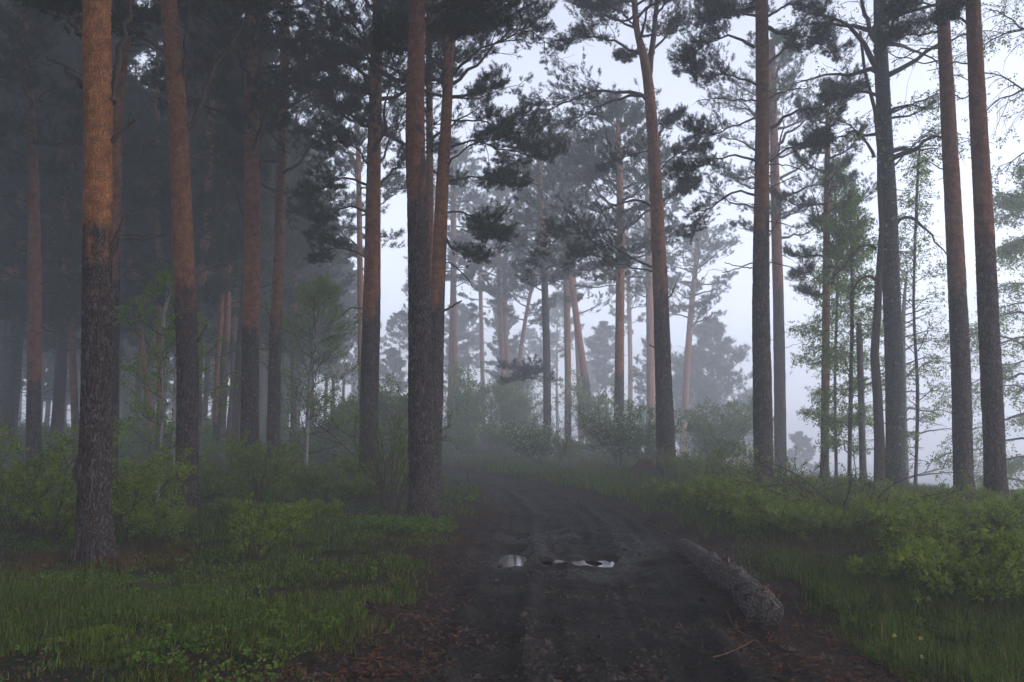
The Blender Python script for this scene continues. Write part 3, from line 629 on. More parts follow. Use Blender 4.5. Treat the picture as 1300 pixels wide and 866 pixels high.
# --- right side
hero('pine_tree', 'tall rough pine right of the forked pine, dark trunk reddening upward with long bare limbs', PINE, 19.5,
     [(970, 625, 27), (968, 500, 26), (966, 380, 24), (967, 250, 21), (968, 120, 19), (967, 0, 18)], ytr=300, Htot=20, seed=13, sides=40, step=.06, relief=.008, warm=.35, crown0=.60, nb=28, bare=9, clean=5,
     limbs=[L([(960, 204), (938, 198), (912, 200), (890, 212), (868, 222)], 1, r=.035, m2=12, t0=.5), L([(961, 108), (940, 100), (915, 94), (895, 98), (880, 92)], 1, r=.035, m2=13), L([(960, 128), (935, 128), (905, 125), (885, 128)], 0, r=.025, twigs=5), L([(959, 248), (935, 244), (908, 258), (885, 285), (875, 300)], .5, r=.035, dy=.5),
            L([(978, 163), (995, 148), (1020, 140), (1050, 132), (1085, 120)], 1, r=.05, m2=16, t0=.45), L([(978, 205), (995, 192), (1020, 184), (1050, 180)], .9, r=.035, t0=.45), L([(976, 125), (1000, 115), (1025, 112)], 0, r=.025, r1=.012, twigs=0), L([(976, 208), (1000, 210), (1022, 218)], 0, r=.02), L([(975, 240), (995, 230), (1015, 222)], 0, r=.018),
            L([(955, 334), (935, 341), (917, 346)], 0, r=.018, twigs=0), L([(955, 340), (935, 338), (920, 333)], 0, r=.018, twigs=0), L([(978, 333), (1000, 338), (1015, 345)], 0, r=.018, twigs=0), L([(976, 80), (1000, 60), (1030, 55), (1060, 65)], .9, r=.04, m2=14), L([(958, 60), (925, 45), (895, 55), (870, 75)], 1, r=.045, m2=15), L([(960, 20), (930, 15), (900, 25)], 1, r=.04),
            L([(976, 20), (1005, 5), (1040, 15)], 1, r=.04), L([(958, 150), (930, 160), (905, 170), (880, 165)], .9, r=.03), L([(976, 300), (985, 285), (992, 268)], 0, r=.015)])
hero('pine_tree', 'paler misty pine directly behind the tall rough pine on its right', PINE, 33,
     [(991, 610, 17), (990, 500, 16), (988, 380, 15), (985, 270, 14), (982, 150, 11), (980, 50, 9)], ytr=360, Htot=17, seed=14, sides=24, step=.12, warm=.15, crown0=.52, nb=30, length=3.0, bare=5, clean=5, m2=9, m3=5)
hero('pine_tree', 'slender ochre trunked pine overgrown with leaves left of the black double birch', PINE, 25,
     [(1047, 625, 12), (1048, 480, 11), (1049, 350, 10), (1050, 240, 9), (1051, 150, 7)], ytr=520, Htot=13, seed=15, sides=20, step=.12, warm=.45, moss=.8, crown0=.45, nb=20, length=1.9, bare=4, clean=4, m2=8, m3=4,
     limbs=[L([(1046, 360), (1033, 352), (1025, 345), (1010, 352)], .9, r=.02), L([(1052, 320), (1062, 300), (1075, 300)], .8, r=.02)])
hero('pine_tree', 'tall even pine, left of the matched pair at the right edge, redder bark', PINE, 16.4,
     [(1224, 645, 29), (1222, 560, 28), (1219, 450, 27), (1212, 300, 25), (1204, 150, 22), (1196, 0, 18)], ytr=352, Htot=22, seed=16, sides=52, step=.045, relief=.008, warm=.18, crown0=.56, nb=32, length=4.6, leafscale=1.25, bare=3, clean=6,
     limbs=[L([(1193, 38), (1170, 45), (1155, 42), (1135, 50)], .5, r=.03, m2=10), L([(1196, 62), (1170, 62), (1145, 72), (1128, 66)], 0, r=.02), L([(1195, 77), (1170, 80), (1150, 72), (1132, 80)], 0, r=.018), L([(1192, 8), (1165, 4), (1140, 12)], 1, r=.03, m2=10)])
hero('pine_tree', 'tall even pine, right one of the matched pair at the right edge, darker lower trunk', PINE, 14.4,
     [(1265, 660, 33), (1262, 560, 31), (1257, 450, 30), (1250, 300, 28), (1242, 150, 25), (1235, 0, 22)], ytr=300, Htot=22, seed=17, sides=56, step=.04, relief=.009, warm=.15, crown0=.57, nb=32, length=4.6, leafscale=1.25, bare=2, clean=6,
     limbs=[L([(1228, 30), (1215, 20), (1200, 25)], .9, r=.03, m2=8), L([(1240, 115), (1222, 125), (1212, 120)], 0, r=.016, twigs=1)])

bl = dict(T=T_BIRCH, foliage_mat=M_BLEAF, bark=M_BIRCH, warm=1.0)
hero('birch_tree', 'black barked old birch with heavy double stem in the right thicket', 'birch tree', 20.5,
     [(1137, 620, 28), (1136, 500, 26), (1132, 380, 25), (1129, 280, 24), (1124, 180, 22), (1119, 80, 20), (1117, 0, 19)], Htot=17, seed=60, sides=40, step=.08, crown0=.5, nb=24, length=3.6, m2=8, m3=4, bend=0, droop=.25, bare=4, clean=4, moss=.5, density=.40,
     limbs=[L([(1117, 612), (1113, 500), (1111, 420), (1117, 330), (1116, 240), (1112, 160), (1100, 90), (1092, 40)], 0, r=.15, r1=.035, twigs=3), L([(1118, 95), (1100, 62), (1085, 40), (1070, 28), (1040, 18)], .2, r=.10, r1=.03, m2=8), L([(1116, 75), (1104, 40), (1092, 0), (1085, -30)], .2, r=.08, r1=.04),
            L([(1110, 200), (1096, 175), (1080, 160), (1060, 150)], .35, r=.05), L([(1134, 45), (1150, 30), (1168, 28), (1180, 35)], .3, r=.05, r1=.015), L([(1138, 285), (1155, 275), (1175, 290), (1190, 308), (1203, 325)], 0, r=.05, r1=.015, twigs=7),
            L([(1112, 315), (1095, 312), (1070, 340), (1058, 355), (1056, 360)], 0, r=.045, r1=.02, twigs=2), L([(1112, 355), (1098, 352), (1083, 368), (1080, 400)], 0, r=.04, r1=.02, twigs=0), L([(1130, 150), (1160, 145), (1190, 125)], .5, r=.04), L([(1128, 145), (1165, 130), (1190, 118)], .4, r=.03), L([(1136, 210), (1160, 185), (1185, 165)], .5, r=.03)], **bl)
hero('birch_tree', 'misty green birch spreading in at the right edge behind the matched pines', 'birch tree', 30,
     [(1322, 620, 13), (1324, 450, 11), (1318, 300, 9), (1310, 200, 6)], Htot=13.5, seed=61, sides=20, step=.2, crown0=.12, nb=46, length=3.4, m2=11, m3=5, bend=0, droop=.35, bare=2, clean=2, density=.9, **{**bl, 'T': T_BIRCH_FAR})
hero('birch_tree', 'birch at the far right whose drooping leafy limbs hang into view', 'birch tree', 19,
     [(1385, 640, 24), (1384, 400, 21), (1382, 200, 18), (1380, 50, 15)], Htot=16, seed=62, sides=24, step=.15, crown0=.55, nb=20, length=3.6, m2=9, m3=4, bend=0, droop=.5, bare=2, clean=3, density=.3,
     limbs=[L([(1380, 140), (1340, 130), (1300, 115), (1275, 98), (1250, 92)], .3, r=.05), L([(1378, 40), (1330, 40), (1300, 38), (1280, 22), (1255, 12)], .35, r=.05)], **bl)
hero('birch_sapling', 'leafy young birch between the ochre trunk and the broken stump', 'birch sapling', 23,
     [(1078, 620, 6), (1080, 500, 6), (1082, 380, 5), (1080, 280, 4)], Htot=9, seed=63, sides=8, step=.3, crown0=.1, nb=34, length=1.5, m2=8, m3=3, bend=0, droop=.25, elev=(15, 60), bare=0, density=1, thin=.6, **bl)
hero('birch_sapling', 'small leafy birch showing through right of the black double birch', 'birch sapling', 24,
     [(1162, 620, 5), (1165, 500, 5), (1160, 380, 4), (1166, 200, 4)], Htot=11, seed=64, sides=8, step=.3, crown0=.1, nb=30, length=1.6, m2=7, m3=3, bend=0, droop=.2, elev=(15, 60), bare=0, density=.6, thin=.6, **bl)
hero('birch_sapling', 'large feathery hazy birch sapling left of the pine with dark lower bark', 'birch sapling', 25,
     [(388, 600, 6), (392, 500, 5), (400, 430, 4), (408, 390, 3)], Htot=6.6, seed=65, sides=8, step=.3, crown0=.1, nb=34, length=2.3, m2=9, m3=4, bend=.05, droop=.0, elev=(15, 45), bare=0, density=.55, thin=.6, **{**bl, 'bark': M_WHITE})
hero('birch_sapling', 'thin pale stemmed birch sapling left of the second near pine', 'birch sapling', 14.8,
     [(200, 640, 5), (203, 570, 4), (207, 520, 3.5), (205, 460, 3)], Htot=4.8, seed=66, sides=8, step=.2, crown0=.25, nb=16, length=1.0, m2=6, m3=3, bend=.05, elev=(10, 40), bare=0, density=.35, thin=.5, **{**bl, 'bark': M_WHITE})
hero('birch_sapling', 'sparse leafy sapling standing behind the second near pine', 'birch sapling', 19,
     [(222, 630, 4), (220, 540, 4), (222, 480, 3)], Htot=4.4, seed=68, sides=8, step=.2, crown0=.12, nb=22, length=1.6, m2=7, m3=3, bend=.05, elev=(10, 40), bare=0, density=.4, thin=.5, **{**bl, 'bark': M_WHITE})
hero('birch_sapling', 'leafy young birch just right of the ochre trunk overgrown with leaves', 'birch sapling', 27,
     [(1062, 615, 5), (1060, 480, 4), (1063, 350, 4), (1058, 200, 3)], Htot=12, seed=71, sides=8, step=.3, crown0=.1, nb=40, length=1.7, m2=9, m3=4, bend=0, droop=.3, elev=(15, 60), bare=0, density=.8, thin=.6, **bl)
hero('broken_stump', 'tall broken off dead trunk in the thicket left of the black double birch', 'dead tree', 22.5,
     [(1096, 612, 10), (1093, 500, 9), (1091, 430, 9), (1090, 405, 6)], Htot=4.6, seed=67, sides=14, step=.15, bark=M_DEAD, moss=0, crown0=.9, nb=1, m2=1, m3=1, bare=5, clean=2.5, length=.2, density=0)
hero('bare_larch', 'leafless hazy larch with fine drooping twigs right of the black double birch', 'larch tree', 37,
     [(1150, 600, 9), (1147, 500, 8), (1147, 400, 6), (1152, 340, 3)], Htot=9.6, seed=69, sides=10, step=.4, bark=M_DEAD, limbmat=M_DEAD, crown0=.15, nb=44, length=2.6, m2=9, m3=1, bend=.1, droop=.18, elev=(-10, 15), bare=0, density=0)

# --- anonymous hazy pines: four kinds, copied
def proto(seed, h, crown0, length, nb, r, warm, kind='pine'):
    rng = np.random.default_rng(seed); zz = np.arange(0, h, .9); t = zz / h
    path = np.stack([np.cumsum(rng.normal(0, .03, len(zz))) + .5 * rng.normal() * t ** 2, np.cumsum(rng.normal(0, .03, len(zz))), zz], 1); path -= path[0]
    rad = r * (1 - t) ** .7 + .03
    root = empty('pine_tree', (0, 0, 0), 'x', PINE)
    tree_parts(root, rng, path, rad, sides=9, ztr=h * .3, warm=warm, crown0=crown0, nb=nb, length=length, m2=9, m3=4, T=T_PINE_FAR, bare=12, clean=2, seedv=seed, leafscale=1.4, parts_=False)
    return root
PROTO = [proto(301, 21, .48, 3.0, 30, .19, .5), proto(302, 23, .55, 3.4, 28, .22, .4), proto(303, 19, .42, 2.8, 32, .16, .3), proto(304, 22, .27, 3.5, 44, .20, .3), proto(305, 16, .12, 3.3, 46, .2, .2)]
used = set()
def place(k, x, y, rz, sc, label, group):
    o = PROTO[k] if k not in used else copy_tree(PROTO[k]); used.add(k)
    o.location = (x, y, hz(x, y) - .15); o.rotation_euler = (0, 0, rz); o.scale = (sc, sc, sc); o['label'] = label; o['group'] = group; return o
rng = np.random.default_rng(77)
def scatter(n_, xr, yr, dmin, pts, ok=lambda x, y: True):
    out = []; tries = 0
    while len(out) < n_ and tries < 20000:
        tries += 1; x = rng.uniform(*xr); y = rng.uniform(*yr)
        if not ok(x, y): continue
        if all((x - a) ** 2 + (y - b) ** 2 > dmin * dmin for a, b in pts): pts.append((x, y)); out.append((x, y))
    return out
def screen(x, y): return CX + x / y * F_PX * 1.0
ALLP = []
for x, y in scatter(74, (-80, -5), (28, 100), 2.7, ALLP, lambda x, y: -40 < screen(x, y) < 440 and road_sd(np.array([x]), np.array([y]))[0] < -1.5):
    d_ = 'dim hazy pine deep in the left wood among many alike' if y < 55 else 'barely visible pine trunk at the misty back of the left wood'
    place(int(rng.choice([0, 1, 2, 3, 3, 3, 4])), x, y, rng.uniform(0, 6.28), rng.uniform(.85, 1.1), d_, 'dim pines of the left wood' if y < 55 else 'misty pines at the back of the left wood')
for x, y in scatter(20, (-30, 24), (88, 135), 4.5, ALLP, lambda x, y: 440 < screen(x, y) < 850):
    place(int(rng.choice([0, 1, 2, 4])), x, y, rng.uniform(0, 6.28), rng.uniform(.7, .95), 'ghostly pine fading into the fog beyond the clearing', 'ghostly pines beyond the clearing')
for k, (px, y, sc, lab) in enumerate([(904, 84, 1.3, 'broad conical misty conifer right of the forked verge pine'), (878, 96, 1.2, 'fainter conifer overlapping the broad misty conifer on its left'), (955, 110, 1.0, 'small far conifer fading out low beside the tall rough pine'),
                        (1012, 95, .7, 'low ghostly conifer in the valley right of the misty pine')]):
    place(4, (px - CX) / F_PX * y, y, k * 1.7, sc, lab, 'far misty conifers of the valley side')
for j, (px, y) in enumerate([(20, 33), (75, 40), (118, 31), (176, 42), (250, 36), (262, 47), (300, 43), (395, 50), (-20, 38), (345, 40)]):
    x = (px - CX) / F_PX * y; ALLP.append((x, y))
    place(3, x, y, j * 2.1, [1.0, .8, .9, .72][j % 4], 'dark low crowned pine filling the shade of the left wood', 'low crowned pines of the left wood')
for x, y in [(-9.5, 6.0), (-8.5, 1), (-13, 10), (-13.5, 3), (-16.5, 15), (-19, 9), (-20, 20), (-24, 26), (-22, 14), (-28, 22), (-30, 31), (-11, -3), (-17, -2), (-5.5, -4), (-4, -10), (-9, -9), (3, -8), (4.5, -3), (9, -5), (7, -12), (13, -9), (9, 2.5), (14.5, 3), (0, -15), (-12, -15), (-6.5, 4.5), (-16, 6.5), (6.2, 1.2), (12, 8.6), (17, 7), (21, 13), (24, 4), (19, -2), (5.5, -8), (-1.8, -7), (-25, 4), (-26, -5), (30, 12), (-33, 14), (-24, -12), (16, -9)]:  # out-of-view pines, added so their crowns darken the near ground and haze
    place(int(rng.choice([0, 1, 2])), x, y, rng.uniform(0, 6.28), 1.12, 'unseen tall pine added around the near end of the track to block sky light', 'added unseen pines shading the near end of the track')
for k in range(5):
    if k not in used: bpy.data.objects.remove(PROTO[k])

# ------------------------------------------------------------------ shrubs
def shrub_geo(rng, h, w, nst, m2, m3, T, wood, leaf, off=(0, 0, 0), ls=1.0, dens_=1.0, arch=.25, r=.008, low=.25, extra=None):
    st = []
    for i in range(nst):
        az = rng.uniform(0, 2 * pi); lean = rng.uniform(.1, 1) * w / h; hh = h * rng.uniform(.65, 1.05); s_ = np.linspace(0, 1, 8)[:, None]
        d = np.array([math.cos(az) * lean, math.sin(az) * lean, 1]); b0 = np.array([math.cos(az), math.sin(az), 0]) * rng.uniform(0, .15) * w
        st.append(b0 + hh * (d * s_ + np.array([math.cos(az) * arch, math.sin(az) * arch, -arch * .6]) * s_ ** 2) + np.cumsum(rng.normal(0, .018 * hh, (8, 3)) * (s_ > 0), 0))
    st = np.array(st) + np.array(off)
    V, q = tubes(st, shoots(st, r, r * .35), 5); wood.add(V, F4=q)
    s2, _ = children(rng, st, m2, low, .97, (.22, .42), (30, 60), .1, .05, 6, .05, .5, 1.2); V, q = tubes(s2, shoots(s2, r * .5, r * .25), 3); wood.add(V, F4=q)
    s3, _ = children(rng, s2, m3, .2, .98, (.25, .5), (30, 60), .1, .05, 4, .05, .4, 1.0); V, q = tubes(s3, shoots(s3, r * .28, r * .18), 3); wood.add(V, F4=q)
    p, d = ends(s3, (.3, .65, 1.0)); p2, d2 = ends(s2, (.5, .75, 1.0)); p = np.vstack([p, p2]); d = nrm(np.vstack([d, d2]) + rng.normal(0, .3, (len(p), 3)))
    k = rng.random(len(p)) < dens_; foliage(leaf, rng, p[k], d[k], T, ls)
    if extra: k = rng.random(len(p)) < extra[1]; foliage(extra[0], rng, p[k], d[k], T_BLOS, 1.0)
def shrub(name, label, cat, x, y, h, w, nst, m2, m3, T=T_SHRUB, lm=None, ls=1.0, dens_=1.0, seed=1, blossom=0, group=None, **k):
    rng = np.random.default_rng(seed + 900); root = empty(name, (x, y, hz(x, y) - .03), label, cat, group)
    wd, lf, bs = Geo(), Geo(), Geo(); shrub_geo(rng, h, w, nst, m2, m3, T, wd, lf, ls=ls, dens_=dens_, extra=(bs, blossom) if blossom else None, **k)
    wd.obj('stem', M_TWIG, root, True); lf.obj('foliage', lm or M_SLEAF, root)
    if bs.V: bs.obj('blossom', M_BLOS, root)
    return root
def gx_(px, Y): return (px - CX) / F_PX * Y
T_SHRUB_FAR = leaf_templates(8, 5, .10, .06, .22)
shrub('flowering_shrub', 'rounded bush with white blossom left of the hazy leaning pine', 'shrub', gx_(682, 34), 34, 1.9, 1.3, 16, 8, 4, T_SHRUB, M_DLEAF, 1.6, seed=1, blossom=.32, r=.014)
shrub('flowering_shrub', 'taller blossoming bush under the hazy orange pine', 'shrub', gx_(784, 31), 31, 2.9, 1.4, 18, 9, 5, T_SHRUB, M_DLEAF, 1.6, seed=2, blossom=.28, r=.016)
shrub('leafy_shrub', 'dull green bush between the taller blossoming bush and the forked pine', 'shrub', gx_(822, 30), 30, 1.9, 1.1, 14, 8, 4, T_SHRUB, M_DLEAF, 1.6, seed=3, r=.014)
shrub('twiggy_shrub', 'mostly leafless straggly bush by the hazy pale pines', 'shrub', gx_(712, 37), 37, 3.0, 1.4, 9, 6, 3, T_SHRUB, M_DLEAF, 1.2, .12, seed=4, r=.016)
for i, (px, Yd, h, w, lab) in enumerate([(590, 50, 5.0, 2.6, 'tall misty green thicket bush beyond the bend on the left'), (620, 54, 4.4, 2.6, 'misty green thicket bush in the middle behind the clearing'), (665, 58, 4.4, 2.8, 'pale misty bush behind the blossoming bush'),
                                        (760, 52, 4.6, 2.6, 'faint green bush behind the taller blossoming bush'), (500, 38, 3.4, 2.2, 'hazy bush in the gap left of the scaly grey trunk'), (425, 36, 2.5, 1.8, 'hazy bush beside the far bend of the track'), (905, 40, 3.2, 2.2, 'misty bush under the crooked pale pine')]):
    shrub('hazy_bush', lab, 'bush', gx_(px, Yd), Yd, h, w, 18, 9, 4, T_SHRUB_FAR, M_DLEAF, 1.25, seed=10 + i, r=.018, arch=.12, low=.1)
shrub('twiggy_shrub', 'twiggy bush with tiny leaves leaning against the left side of the grey track trunk', 'shrub', gx_(500, 14.2), 14.2, 2.2, 1.0, 18, 6, 3, T_SHRUB, M_DLEAF, .75, .65, seed=20, r=.011)
shrub('leafy_shrub', 'upright leafy sapling clump behind the left side of the grey track trunk', 'shrub', gx_(500, 17), 17, 2.4, .4, 6, 8, 4, T_SHRUB, M_SLEAF, .9, .8, seed=21, r=.01, arch=.05)
shrub('leafy_shrub', 'bright feathery bush at the foot of the slim twin pine', 'shrub', gx_(335, 16.5), 16.5, 1.5, .7, 12, 8, 5, T_SHRUB, M_SLEAF, .9, seed=22, r=.008)
shrub('leafy_shrub', 'bright green bush right behind the thick near pine', 'shrub', gx_(172, 11.5), 11.5, 1.35, .6, 8, 7, 4, T_SHRUB_BIG, M_SLEAF, .95, .7, seed=23)
shrub('leafy_shrub', 'tall loose bush at the left edge of the picture', 'shrub', gx_(30, 11.5), 11.5, 1.9, 1.0, 10, 8, 4, T_SHRUB_BIG, M_SLEAF, .95, .65, seed=24)
shrub('leafy_shrub', 'small bush close to the left of the thick near pine', 'shrub', gx_(78, 10.8), 10.8, 1.3, .6, 8, 7, 4, T_SHRUB_BIG, M_SLEAF, .85, .6, seed=25)
shrub('leafy_shrub', 'tangled low bush with dark stem right of the thick near pine', 'shrub', gx_(335, 9.5), 9.5, .75, .5, 7, 6, 4, T_SHRUB_BIG, M_SLEAF, .7, .7, seed=26)
shrub('twiggy_shrub', 'dark branched spreading shrub rising above the right thicket', 'shrub', gx_(1065, 12.8), 12.8, 1.5, 1.7, 10, 6, 3, T_SHRUB, M_DLEAF, .85, .45, seed=30, r=.014, arch=.5)
shrub('twiggy_shrub', 'leafy arching shrub below the tall rough pine', 'shrub', gx_(990, 15), 15, 1.15, 1.1, 10, 6, 3, T_SHRUB, M_SLEAF, .85, .55, seed=31, r=.011, arch=.4)
shrub('leafy_shrub', 'bright leaved shrub spreading left of the redder matched pine', 'shrub', gx_(1150, 13.5), 13.5, .9, 1.0, 9, 6, 4, T_SHRUB_BIG, M_SLEAF, .75, .5, seed=32, r=.01, arch=.45)
shrub('leafy_shrub', 'light airy bush just right of the forked verge pine', 'shrub', gx_(895, 21), 21, 1.5, 1.0, 12, 7, 4, T_SHRUB, M_DLEAF, 1.0, .5, seed=33, r=.01)
shrub('leafy_shrub', 'light bush between the forked verge pine and the tall rough pine', 'shrub', gx_(930, 17.5), 17.5, 1.15, 1.0, 12, 7, 4, T_SHRUB, M_SLEAF, .95, .45, seed=34, r=.01)
shrub('leafy_shrub', 'small bush hiding the foot of the forked verge pine', 'shrub', gx_(856, 22.5), 22.5, 1.0, .6, 10, 7, 4, T_SHRUB, M_SLEAF, .95, .7, seed=35)
# continuous thickets nobody could count
def thicket(name, label, pts, hr, T, lm, ls, seed, dens_=.8, nst=(6, 10)):
    rng = np.random.default_rng(seed); wd, lf = Geo(), Geo()
    for x, y in pts:
        h = rng.uniform(*hr)
        if x > 0 and y < 30:
            px_ = CX + x / y * F_PX; lim = 600 if px_ < 960 else 630 + 12 * math.sin(px_ / 23.)
            h = min(h, (EYE - (lim - 545) / 1000. * y - hz(x, y)) / 1.12)
            if h < .16: continue
        if x < 0 and y < 15.5:
            h = min(h, (EYE - (632 - 545) / 1000. * y - hz(x, y)) / 1.12)
            if h < .16: continue
        shrub_geo(rng, h, h * rng.uniform(.45, .7), int(rng.integers(*nst)), 6, 4, T, wd, lf, (x, y, hz(x, y) - .03), ls * rng.uniform(.85, 1.15), dens_, low=.3, r=.0055)
    o = lf.obj(name, lm); tag(o, label, 'undergrowth', kind='stuff'); w_ = wd.obj('stalk', M_TWIG, o, True); return o
rng = np.random.default_rng(5)
def area(n_, xr, yr, dmin, ok): return scatter(n_, xr, yr, dmin, [], ok)
right_ok = lambda x, y: road_sd(np.array([x]), np.array([y]))[0] < -.48 and x > 2.3 + .0 * y and x < 1.0 + .75 * y
pr = [p for p in area(112, (2.6, 13), (6.4, 16), .46, lambda x, y: right_ok(x, y) and (x > 2.75 + max(0, 8.8 - y) * .55) and fbm(np.array([x / 1.1]), np.array([y / 1.1]), 2, 91)[0] > -.22)]
thicket('undergrowth', 'dense knee high green thicket filling the right verge behind the log', pr, (.38, .92), T_SHRUB_BIG, M_SLEAF, .92, 50, .42)
pr2 = area(60, (4, 22), (15, 27), .8, lambda x, y: road_sd(np.array([x]), np.array([y]))[0] < -1.6 and x > 3.5 + max(0, y - 15) * .22)
thicket('undergrowth', 'looser hazy bushes beyond the right thicket around the pine feet', pr2, (.6, 1.1), T_SHRUB, M_SLEAF, 1.1, 51)
pl = area(100, (-16, -2.6), (10.5, 27), .75, lambda x, y: road_sd(np.array([x]), np.array([y]))[0] < -1.6 and x > -.72 * y)
thicket('undergrowth', 'low dim bushes carpeting the floor of the left wood', pl, (.35, .95), T_SHRUB, M_SLEAF, .95, 52, .7)
pl2 = area(40, (-26, 8), (27, 50), 1.3, lambda x, y: road_sd(np.array([x]), np.array([y]))[0] < -1.5 and (x < -5 or y > 38))
thicket('undergrowth', 'hazy waist high brush at the far side of the clearing and wood', pl2, (.8, 1.9), T_SHRUB_FAR, M_DLEAF, .95, 53, .8)

# ------------------------------------------------------------------ grass, ground cover, litter
def blades(x, y, h, w, rng, geo, lean=.5, z=None):
    n_ = len(x); z = H(x, y, True) - .01 if z is None else z; az = rng.uniform(0, 2 * pi, n_); fz = rng.uniform(0, 2 * pi, n_)
    ln = np.abs(rng.normal(0, lean, n_)); wv = np.stack([np.cos(fz), np.sin(fz), 0 * az], 1) * (w / 2)[:, None]; dv = np.stack([np.cos(az), np.sin(az), 0 * az], 1)
    b = np.stack([x, y, z], 1); m_ = b + dv * (ln * h * .35)[:, None] + np.array([0, 0, 1]) * (h * .6)[:, None]; t = b + dv * (ln * h)[:, None] + np.array([0, 0, 1]) * (h * (1 - .25 * ln.clip(0, 1.5)))[:, None]
    V = np.stack([b - wv, b + wv, m_ + wv * .75, m_ - wv * .75, t], 1).reshape(-1, 3); i = np.arange(n_)[:, None] * 5
    t0 = rng.uniform(0, 1, n_); geo.add(V, F3=i + np.array([[3, 2, 4]]), F4=i + np.array([[0, 1, 2, 3]]), tint=np.repeat(t0, 5))
def sample(n_, rng, ymin=4.3, ymax=45, p=1.0):
    y = ymin * (ymax / ymin) ** (rng.random(n_) ** p); x = y * rng.uniform(-.74, .74, n_); return x, y
rng = np.random.default_rng(9); g = Geo()
x, y = sample(600000, rng); rs_ = road_sd(x, y); cl = fbm(x / .55, y / .55, 3, 61); cl2 = fbm(x / 1.7, y / 1.7, 2, 66)
edge = sstep(.22, -.35, rs_ + .35 * fbm(x / .5, y / .5, 2, 63))
verge = ((x < 0) & (y < 30)) | (x > 2.5) | (y > 22)
keep = (rng.random(len(x)) < edge * sstep(-.42, .22, cl + .6 * cl2) * .9) & verge
keep &= ~((y > 30) & (rng.random(len(x)) > .7))
x, y, cl2 = x[keep], y[keep], cl2[keep]; sc = 1 + (y / 14)
hgt = rng.uniform(.03, .125, len(x)) * np.where(x < 0, .78, 1) * (1 + .9 * cl2.clip(-.6, 1)) * (1 + .35 * (x > 2.8)) * (1 + (y / 40)); blades(x, y, hgt, .0045 * sc, rng, g, .55)
tag(g.obj('grass', M_GRASS), 'short patchy forest grass on both verges of the track', 'grass', kind='stuff')
# taller grass clumps at the lower right
g = Geo(); cx_, cy_ = [], []
for _ in range(420):
    yy = rng.uniform(4.6, 9.5); xx = rng.uniform(1.9 + .12 * yy, .74 * yy); k = int(rng.integers(18, 60))
    if road_sd(np.array([xx]), np.array([yy]))[0] > -.45: continue
    cx_.append(xx + rng.normal(0, .05, k)); cy_.append(yy + rng.normal(0, .05, k))
cx_ = np.concatenate(cx_); cy_ = np.concatenate(cy_); blades(cx_, cy_, rng.uniform(.09, .25, len(cx_)), np.full(len(cx_), .008), rng, g, .4)
tag(g.obj('tall_grass', M_GRASS), 'longer blue green grass tufts in front of the right thicket', 'grass', kind='stuff')
# verge grass by the road bend
g = Geo(); x, y = rng.uniform(-1, 8, 60000), rng.uniform(17, 34, 60000); rs_ = road_sd(x, y); k = (rs_ < -.1) & (rs_ > -3.5) & (rng.random(60000) < .8); x, y = x[k], y[k]
blades(x, y, rng.uniform(.10, .24, len(x)), np.full(len(x), .016), rng, g, .5); tag(g.obj('verge_grass', M_GRASS), 'even green grass on the outer verge where the track bends', 'grass', kind='stuff')
# bright moss patch
mp = gpt(122, 812, .05); g = Geo(); a = rng.uniform(0, 2 * pi, 5000); r_ = np.sqrt(rng.random(5000)); r_ = r_ * (1 + .35 * np.sin(3 * a + 1) + .2 * np.sin(7 * a)); k = fbm(r_ * np.cos(a) * 3.5, r_ * np.sin(a) * 3.5, 2, 8) > -.18; a, r_ = a[k], r_[k]; x = mp[0] + r_ * np.cos(a) * .36; y = mp[1] + r_ * np.sin(a) * .25
blades(x, y, rng.uniform(.03, .085, len(x)) * (1.3 - r_).clip(.3, 1.3), np.full(len(x), .004), rng, g, .5); tag(g.obj('moss', M_MOSS), 'bright yellow green patch of moss and fine grass below the thick near pine', 'moss', kind='stuff')
# dry grass on the mound at the near pine
g = Geo(); a = rng.uniform(0, 2 * pi, 6500); r_ = rng.uniform(.3, 1.3, 6500); x = -5.05 + r_ * np.cos(a); y = 9.5 + r_ * np.sin(a) * .8; k = fbm(x / .35, y / .35, 3, 88) > .0; x, y = x[k], y[k]; blades(x, y, rng.uniform(.06, .22, len(x)), np.full(len(x), .006), rng, g, 1.0)
tag(g.obj('dry_grass', M_DRY), 'withered reddish grass round the foot of the thick near pine', 'dry grass', kind='stuff')
g = Geo(); x = rng.uniform(3.2, 10, 5000); y = rng.uniform(6.3, 14, 5000); k = right_ok(x, y) if False else (road_sd(x, y) < -.6); x, y = x[k], y[k]; blades(x, y, rng.uniform(.12, .34, len(x)), np.full(len(x), .007), rng, g, 1.1)
tag(g.obj('dead_bracken', M_DRY), 'rusty dead bracken and stalks low inside the right thicket', 'dead bracken', kind='stuff')
# leafy ground cover
g = Geo(); T_COV = leaf_templates(31, 6, .032, .018, .03, ang=(50, 90)); x, y = sample(26000, rng, 4.4, 30); rs_ = road_sd(x, y); k = (rs_ < -.35) & (rng.random(len(x)) < .85 * sstep(-.1, .4, fbm(x / .8, y / .8, 3, 71))); x, y = x[k], y[k]
p = np.stack([x, y, H(x, y, True) + rng.uniform(.01, .07, len(x))], 1); foliage(g, rng, p, np.tile([[0, 0, 1.]], (len(x), 1)), T_COV, 1.0)
x = gx_(535, 12.6) + rng.normal(0, .55, 700); y = 12.4 + rng.normal(0, .35, 700); k = road_sd(x, y) < -.05; x, y = x[k], y[k]; p = np.stack([x, y, H(x, y, True) + rng.uniform(.02, .14, len(x))], 1); foliage(g, rng, p, np.tile([[0, 0, 1.]], (len(x), 1)), T_COV, 1.3)
tag(g.obj('ground_cover', M_COVER), 'small leafy herbs scattered through the grass of both verges', 'ground cover', kind='stuff')
